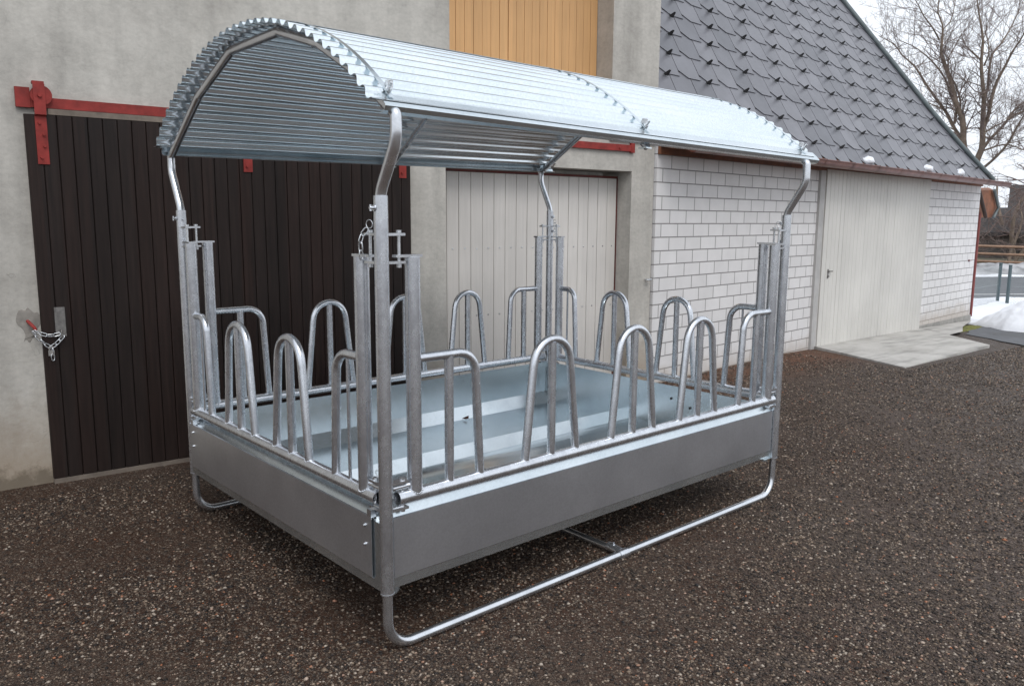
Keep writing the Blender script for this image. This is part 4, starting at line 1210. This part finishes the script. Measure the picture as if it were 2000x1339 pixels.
# folded apron panels round the trough
def apron(p0, p1, out, ztop, bolts):
    p0 = Vector(p0); p1 = Vector(p1); out = Vector(out)
    prof = [(-.010, ztop - .006), (-.008, ztop), (0, ztop), (0, .314), (-.048, .276), (-.10, .274)]
    g = M(); g.extr(prof, 0, 1, lambda t, u, v: p0 + (p1 - p0) * t + out * u + Vector((0, 0, v)))
    # closed ends
    o = g.build('apron_panel', M_APRON, feeder)
    s_ = o.modifiers.new('thickness', 'SOLIDIFY'); s_.thickness = .002; s_.offset = 0
    d = (p1 - p0).normalized(); L = (p1 - p0).length
    for t in bolts:
        for z in (ztop - .045, ztop - .125):
            g = M(); c = p0 + d * (t if t > 0 else L + t) + Vector((0, 0, z))
            g.tube([c, c + out * .002], .0095, 12); g.tube([c + out * .002, c + out * .0065], .0068, 6); g.tube([c + out * .0065, c + out * .009], .004, 8)
            g.build('bolt', M_BOLT, o)
apron((.034, 0.0, 0), (2.845, 0.0, 0), (0, -1, 0), .564, ())
apron((2.845, FD, 0), (.034, FD, 0), (0, 1, 0), .564, ())
apron((-.030, 2.022, 0), (-.030, .062, 0), (-1, 0, 0), .566, (.05, -.05))
apron((FW + .030, .030, 0), (FW + .030, 2.022, 0), (1, 0, 0), .566, (.05, -.05))
# strap lugs hooked over the short apron edges
for x, s_ in ((-.03, 1), (FW + .03, -1)):
    for y in (.075, 1.975):
        g = M(); g.box(min(x - s_ * .003, x + s_ * .022), max(x - s_ * .003, x + s_ * .022), y - .015, y + .015, .5662, .596)
        g.tube([(x + s_ * .024, y, .575), (x + s_ * .055, y - .01, .575)], .0055, 6)
        g.build('strap_lug', M_TUBE2, feeder)

# gate chains with split rings -----------------------------------------
def ring(g, c, ax, r=.016, th=.0019):
    ax = Vector(ax).normalized(); a = ax.orthogonal().normalized(); b = ax.cross(a); c = Vector(c)
    g.tube([c + (a * math.cos(2 * math.pi * k / 20) + b * math.sin(2 * math.pi * k / 20)) * r for k in range(21)], th, 6, caps=False)
g = M(); ring(g, (-.004, .075, 1.722), (1, .3, 0)); g.chain([(-.012, .078, 1.705), (-.026, .092, 1.68), (-.034, .094, 1.655), (-.030, .094, 1.59)], .036, .017, .0026); g.build('pin_chain', M_BOLT, feeder)
g = M(); ring(g, (.012, .070, .735), (1, .1, .3)); g.chain([(.012, .072, .72), (.05, .14, .68), (.03, .16, .66)], .026, .013, .0022); g.build('pin_chain', M_BOLT, feeder)
g = M(); ring(g, (FW - .082, .0, 1.722), (1, .8, 0)); g.build('pin_ring', M_BOLT, feeder)
g = M(); ring(g, (FW - .02, FD - .075, 1.722), (1, .4, 0), .013); g.chain([(FW - .03, FD - .085, 1.71), (FW - .035, FD - .095, 1.62)], .028, .014, .0022); g.build('pin_chain', M_BOLT, feeder)
g = M(); ring(g, (FW - .07, FD - .02, .70), (1, 0, 0), .013); g.chain([(FW - .07, FD - .02, .69), (FW - .05, FD - .05, .60)], .026, .013, .0022); g.build('pin_chain', M_BOLT, feeder)
g = M(); g.chain([(ix1 - .02, .70, .345), (ix1 - .06, .66, .34), (ix1 - .03, .62, .325), (ix1 - .02, .56, .31)], .036, .017, .0026); g.build('loose_chain', M_BOLT, feeder)
g = M(); g.chain([(.18, .10, .66), (.24, .14, .64), (.28, .10, .60), (.25, .13, .56), (.30, .14, .53)], .022, .011, .0018); g.build('fine_chain', M_BOLT, feeder)

# curved roof --------------------------------------------------------------
CY = FD / 2; RC, CZ = 1.556, 1.020
KY = 1.033
half_ang = math.asin(1.090 / RC)
def arc(t, h=0.0):                                   # t: angle from the crest, + towards +Y
    return (CY + KY * (RC + h) * math.sin(t), CZ + (RC + h) * math.cos(t))
NCOR = 34
def corr(t):
    ph = (t + half_ang) / (2 * half_ang) * NCOR
    f = math.cos(2 * math.pi * ph)
    return .0106 * (math.tanh(1.4 * f) / math.tanh(1.4))
nt_ = NCOR * 14
prof = [arc(-half_ang + 2 * half_ang * k / nt_, corr(-half_ang + 2 * half_ang * k / nt_)) for k in range(nt_ + 1)]
RX0, RX1 = -.092, 2.975
def add_sheet(xa, xb, dh, k0=0, k1=nt_):
    g = M(); pr = prof[k0:k1 + 1]
    top_ = [(CY + (y - CY) * (1 + (dh + .0007) / RC), CZ + (z - CZ) * (1 + (dh + .0007) / RC)) for y, z in pr]
    bot_ = [(CY + (y - CY) * (1 + (dh - .0007) / RC), CZ + (z - CZ) * (1 + (dh - .0007) / RC)) for y, z in pr]
    n = 10
    for i in range(n):
        a = xa + (xb - xa) * i / n; b = xa + (xb - xa) * (i + 1) / n
        w = lambda x, y: .0008 * mn.noise(Vector((x * 2.3, y * 2.6, 1.0)))
        for L_, flip in ((top_, 0), (bot_, 1)):
            m = len(L_); vs = [(a, y, z + w(a, y)) for y, z in L_] + [(b, y, z + w(b, y)) for y, z in L_]
            g.add(vs, [((q, q + 1, m + q + 1, m + q) if flip else (q, m + q, m + q + 1, q + 1)) for q in range(m - 1)], True)
    for x, fl in ((xa, 1), (xb, 0)):
        m = len(top_); vs = [(x, y, z) for y, z in top_] + [(x, y, z) for y, z in bot_]
        g.add(vs, [((q, q + 1, m + q + 1, m + q) if fl else (q, m + q, m + q + 1, q + 1)) for q in range(m - 1)])
    return g
q1 = 14 * 11; q2 = 14 * 22
sheets = [(0, q1, 0.0), (q1 - 14, q2, .0022), (q2 - 14, nt_, 0.0)]
roof = None
for k0, k1, dh in sheets:
    o = add_sheet(RX0, RX1, dh, k0, k1).build('roof_sheet', M_CORR, feeder)
    if roof is None: roof = o
# hold-down straps over the corrugations
for xs_ in (-.004, 1.438, 2.90):
    g = M(); n = 60; pts = []
    for k in range(n + 1):
        t = -half_ang * .985 + 2 * half_ang * .985 * k / n; y, z = arc(t, .0135); pts.append((y, z))
    for k in range(n):
        (y0, z0), (y1, z1) = pts[k], pts[k + 1]
        g.hexa([(xs_ - .011, y0, z0 - .0012), (xs_ + .011, y0, z0 - .0012), (xs_ + .011, y1, z1 - .0012), (xs_ - .011, y1, z1 - .0012), (xs_ - .011, y0, z0 + .0012), (xs_ + .011, y0, z0 + .0012), (xs_ + .011, y1, z1 + .0012), (xs_ - .011, y1, z1 + .0012)])
    st = g.build('strap', M_SHEET, roof)
    for e in (-1, 1):
        y, z = arc(e * half_ang * .955, .016); y2, z2 = arc(e * half_ang * .955, .05); g = M()
        g.tube([(xs_, y, z), (xs_, y + (y2 - y) * .35, z + (z2 - z) * .35)], .012, 6)
        g.tube([(xs_, y, z), (xs_, y2, z2)], .0055, 8)
        y3, z3 = arc(e * half_ang * .93, .02)
        g.hexa([(xs_ + .004, y3 - .012, z3 - .01), (xs_ + .030, y3 - .008, z3 - .01), (xs_ + .030, y3 + .012, z3 + .0), (xs_ + .004, y3 + .012, z3 + .0), (xs_ + .008, y3 - .014, z3 + .012), (xs_ + .030, y3 - .01, z3 + .016), (xs_ + .030, y3 + .006, z3 + .02), (xs_ + .008, y3 + .006, z3 + .018)])
        y4, z4 = arc(e * half_ang * .955, -.055)
        g.tube([(xs_, y4, z4), (xs_, y, z)], .0045, 6)
        g.build('clamp_bolt', M_BOLT, st)
# eave rails: bent angle closing the sheet edges
for e in (-1, 1):
    ye, ze = arc(half_ang)
    p = [(ye - .028, ze + .034), (ye - .002, ze + .013), (ye + .018, ze - .008), (ye + .019, ze - .012), (ye + .010, ze - .027), (ye - .018, ze - .034)]
    g = M(); g.extr([(u if e > 0 else FD - u, v) for u, v in p], -.048, 3.012, lambda t, u, v: (t, u, v))
    o = g.build('eave_rail', M_SHEET, feeder); s_ = o.modifiers.new('thickness', 'SOLIDIFY'); s_.thickness = .0025; s_.offset = 0
# polygonal tube arches carrying the sheets
AV = [(-.110, 2.094), (.12, 2.260), (.43, 2.422), (.776, 2.528)]
AV = AV + [(FD - .776, 2.528), (FD - .345, 2.372), (FD + .108, 2.094)]
for x, ends in ((0, ('F', 'L')), (FW, ('R', 'B'))):
    a, b = CORN[ends[0]], CORN[ends[1]]
    pts = [(x, 0, 1.55), (x, 0, a[2] + .012), (x, -.112, a[2] + .190)] + [(x, y, z) for y, z in AV] + [(x, FD + .108, b[2] + .215), (x, FD, b[2] + .012), (x, FD, 1.55)]
    P = fillet(pts, [.12, .12, .02, .05, .05, .05, .05, .05, .02, .12, .12], 7)
    g = M(); g.tube(P, .0218, 20); fr = g.build('roof_arch', M_TUBE2, feeder)
    g = M()
    for (y0, z0) in AV[1:-1]:
        g.box(x - .004, x + .004, y0 - .016, y0 + .016, z0 + .016, z0 + .030)
    g.build('spacer', M_TUBE, fr)
g = M(); x = 1.443
g.tube(fillet([(x, -.078, 2.085)] + [(x, y, z) for y, z in AV[1:-1]] + [(x, FD + .078, 2.085)], .05, 5), .0180, 16)
fr = g.build('roof_arch', M_TUBE, feeder)
g = M()
for e, yy in ((1, -.09), (-1, FD + .09)): g.box(x - .02, x + .02, min(yy, yy + e * .05), max(yy, yy + e * .05), 2.078, 2.084)
g.build('foot_plate', M_SHEET, fr)
# the canopy sits very slightly out of true on its posts
def out_of_true(o):
    if o.type == 'MESH':
        for v in o.data.vertices:
            k = min(1, max(0, (v.co.z - 1.95) / .15))
            v.co.z -= k * .017 * (1 - 2 * v.co.x / 2.95) * (v.co.y - CY) / 1.1
    for c in o.children: out_of_true(c)
for c in list(feeder.children):
    if c.name.split('.')[0] in ('roof_sheet', 'eave_rail', 'roof_arch'): out_of_true(c)
# a dead leaf in the trough
g = M(); g.add([(1.90, 1.94, .296), (1.935, 1.95, .300), (1.95, 1.925, .312), (1.93, 1.90, .300), (1.905, 1.905, .297)], [(0, 1, 2, 4), (2, 3, 4)])
lf = g.build('dead_leaf', flat('brown_leaf', (.07, .025, .015), .8, .3, 40)); s_ = lf.modifiers.new('thickness', 'SOLIDIFY'); s_.thickness = .001
tag(lf, 'small dark brown leaf lying in the feeder trough', 'leaf')
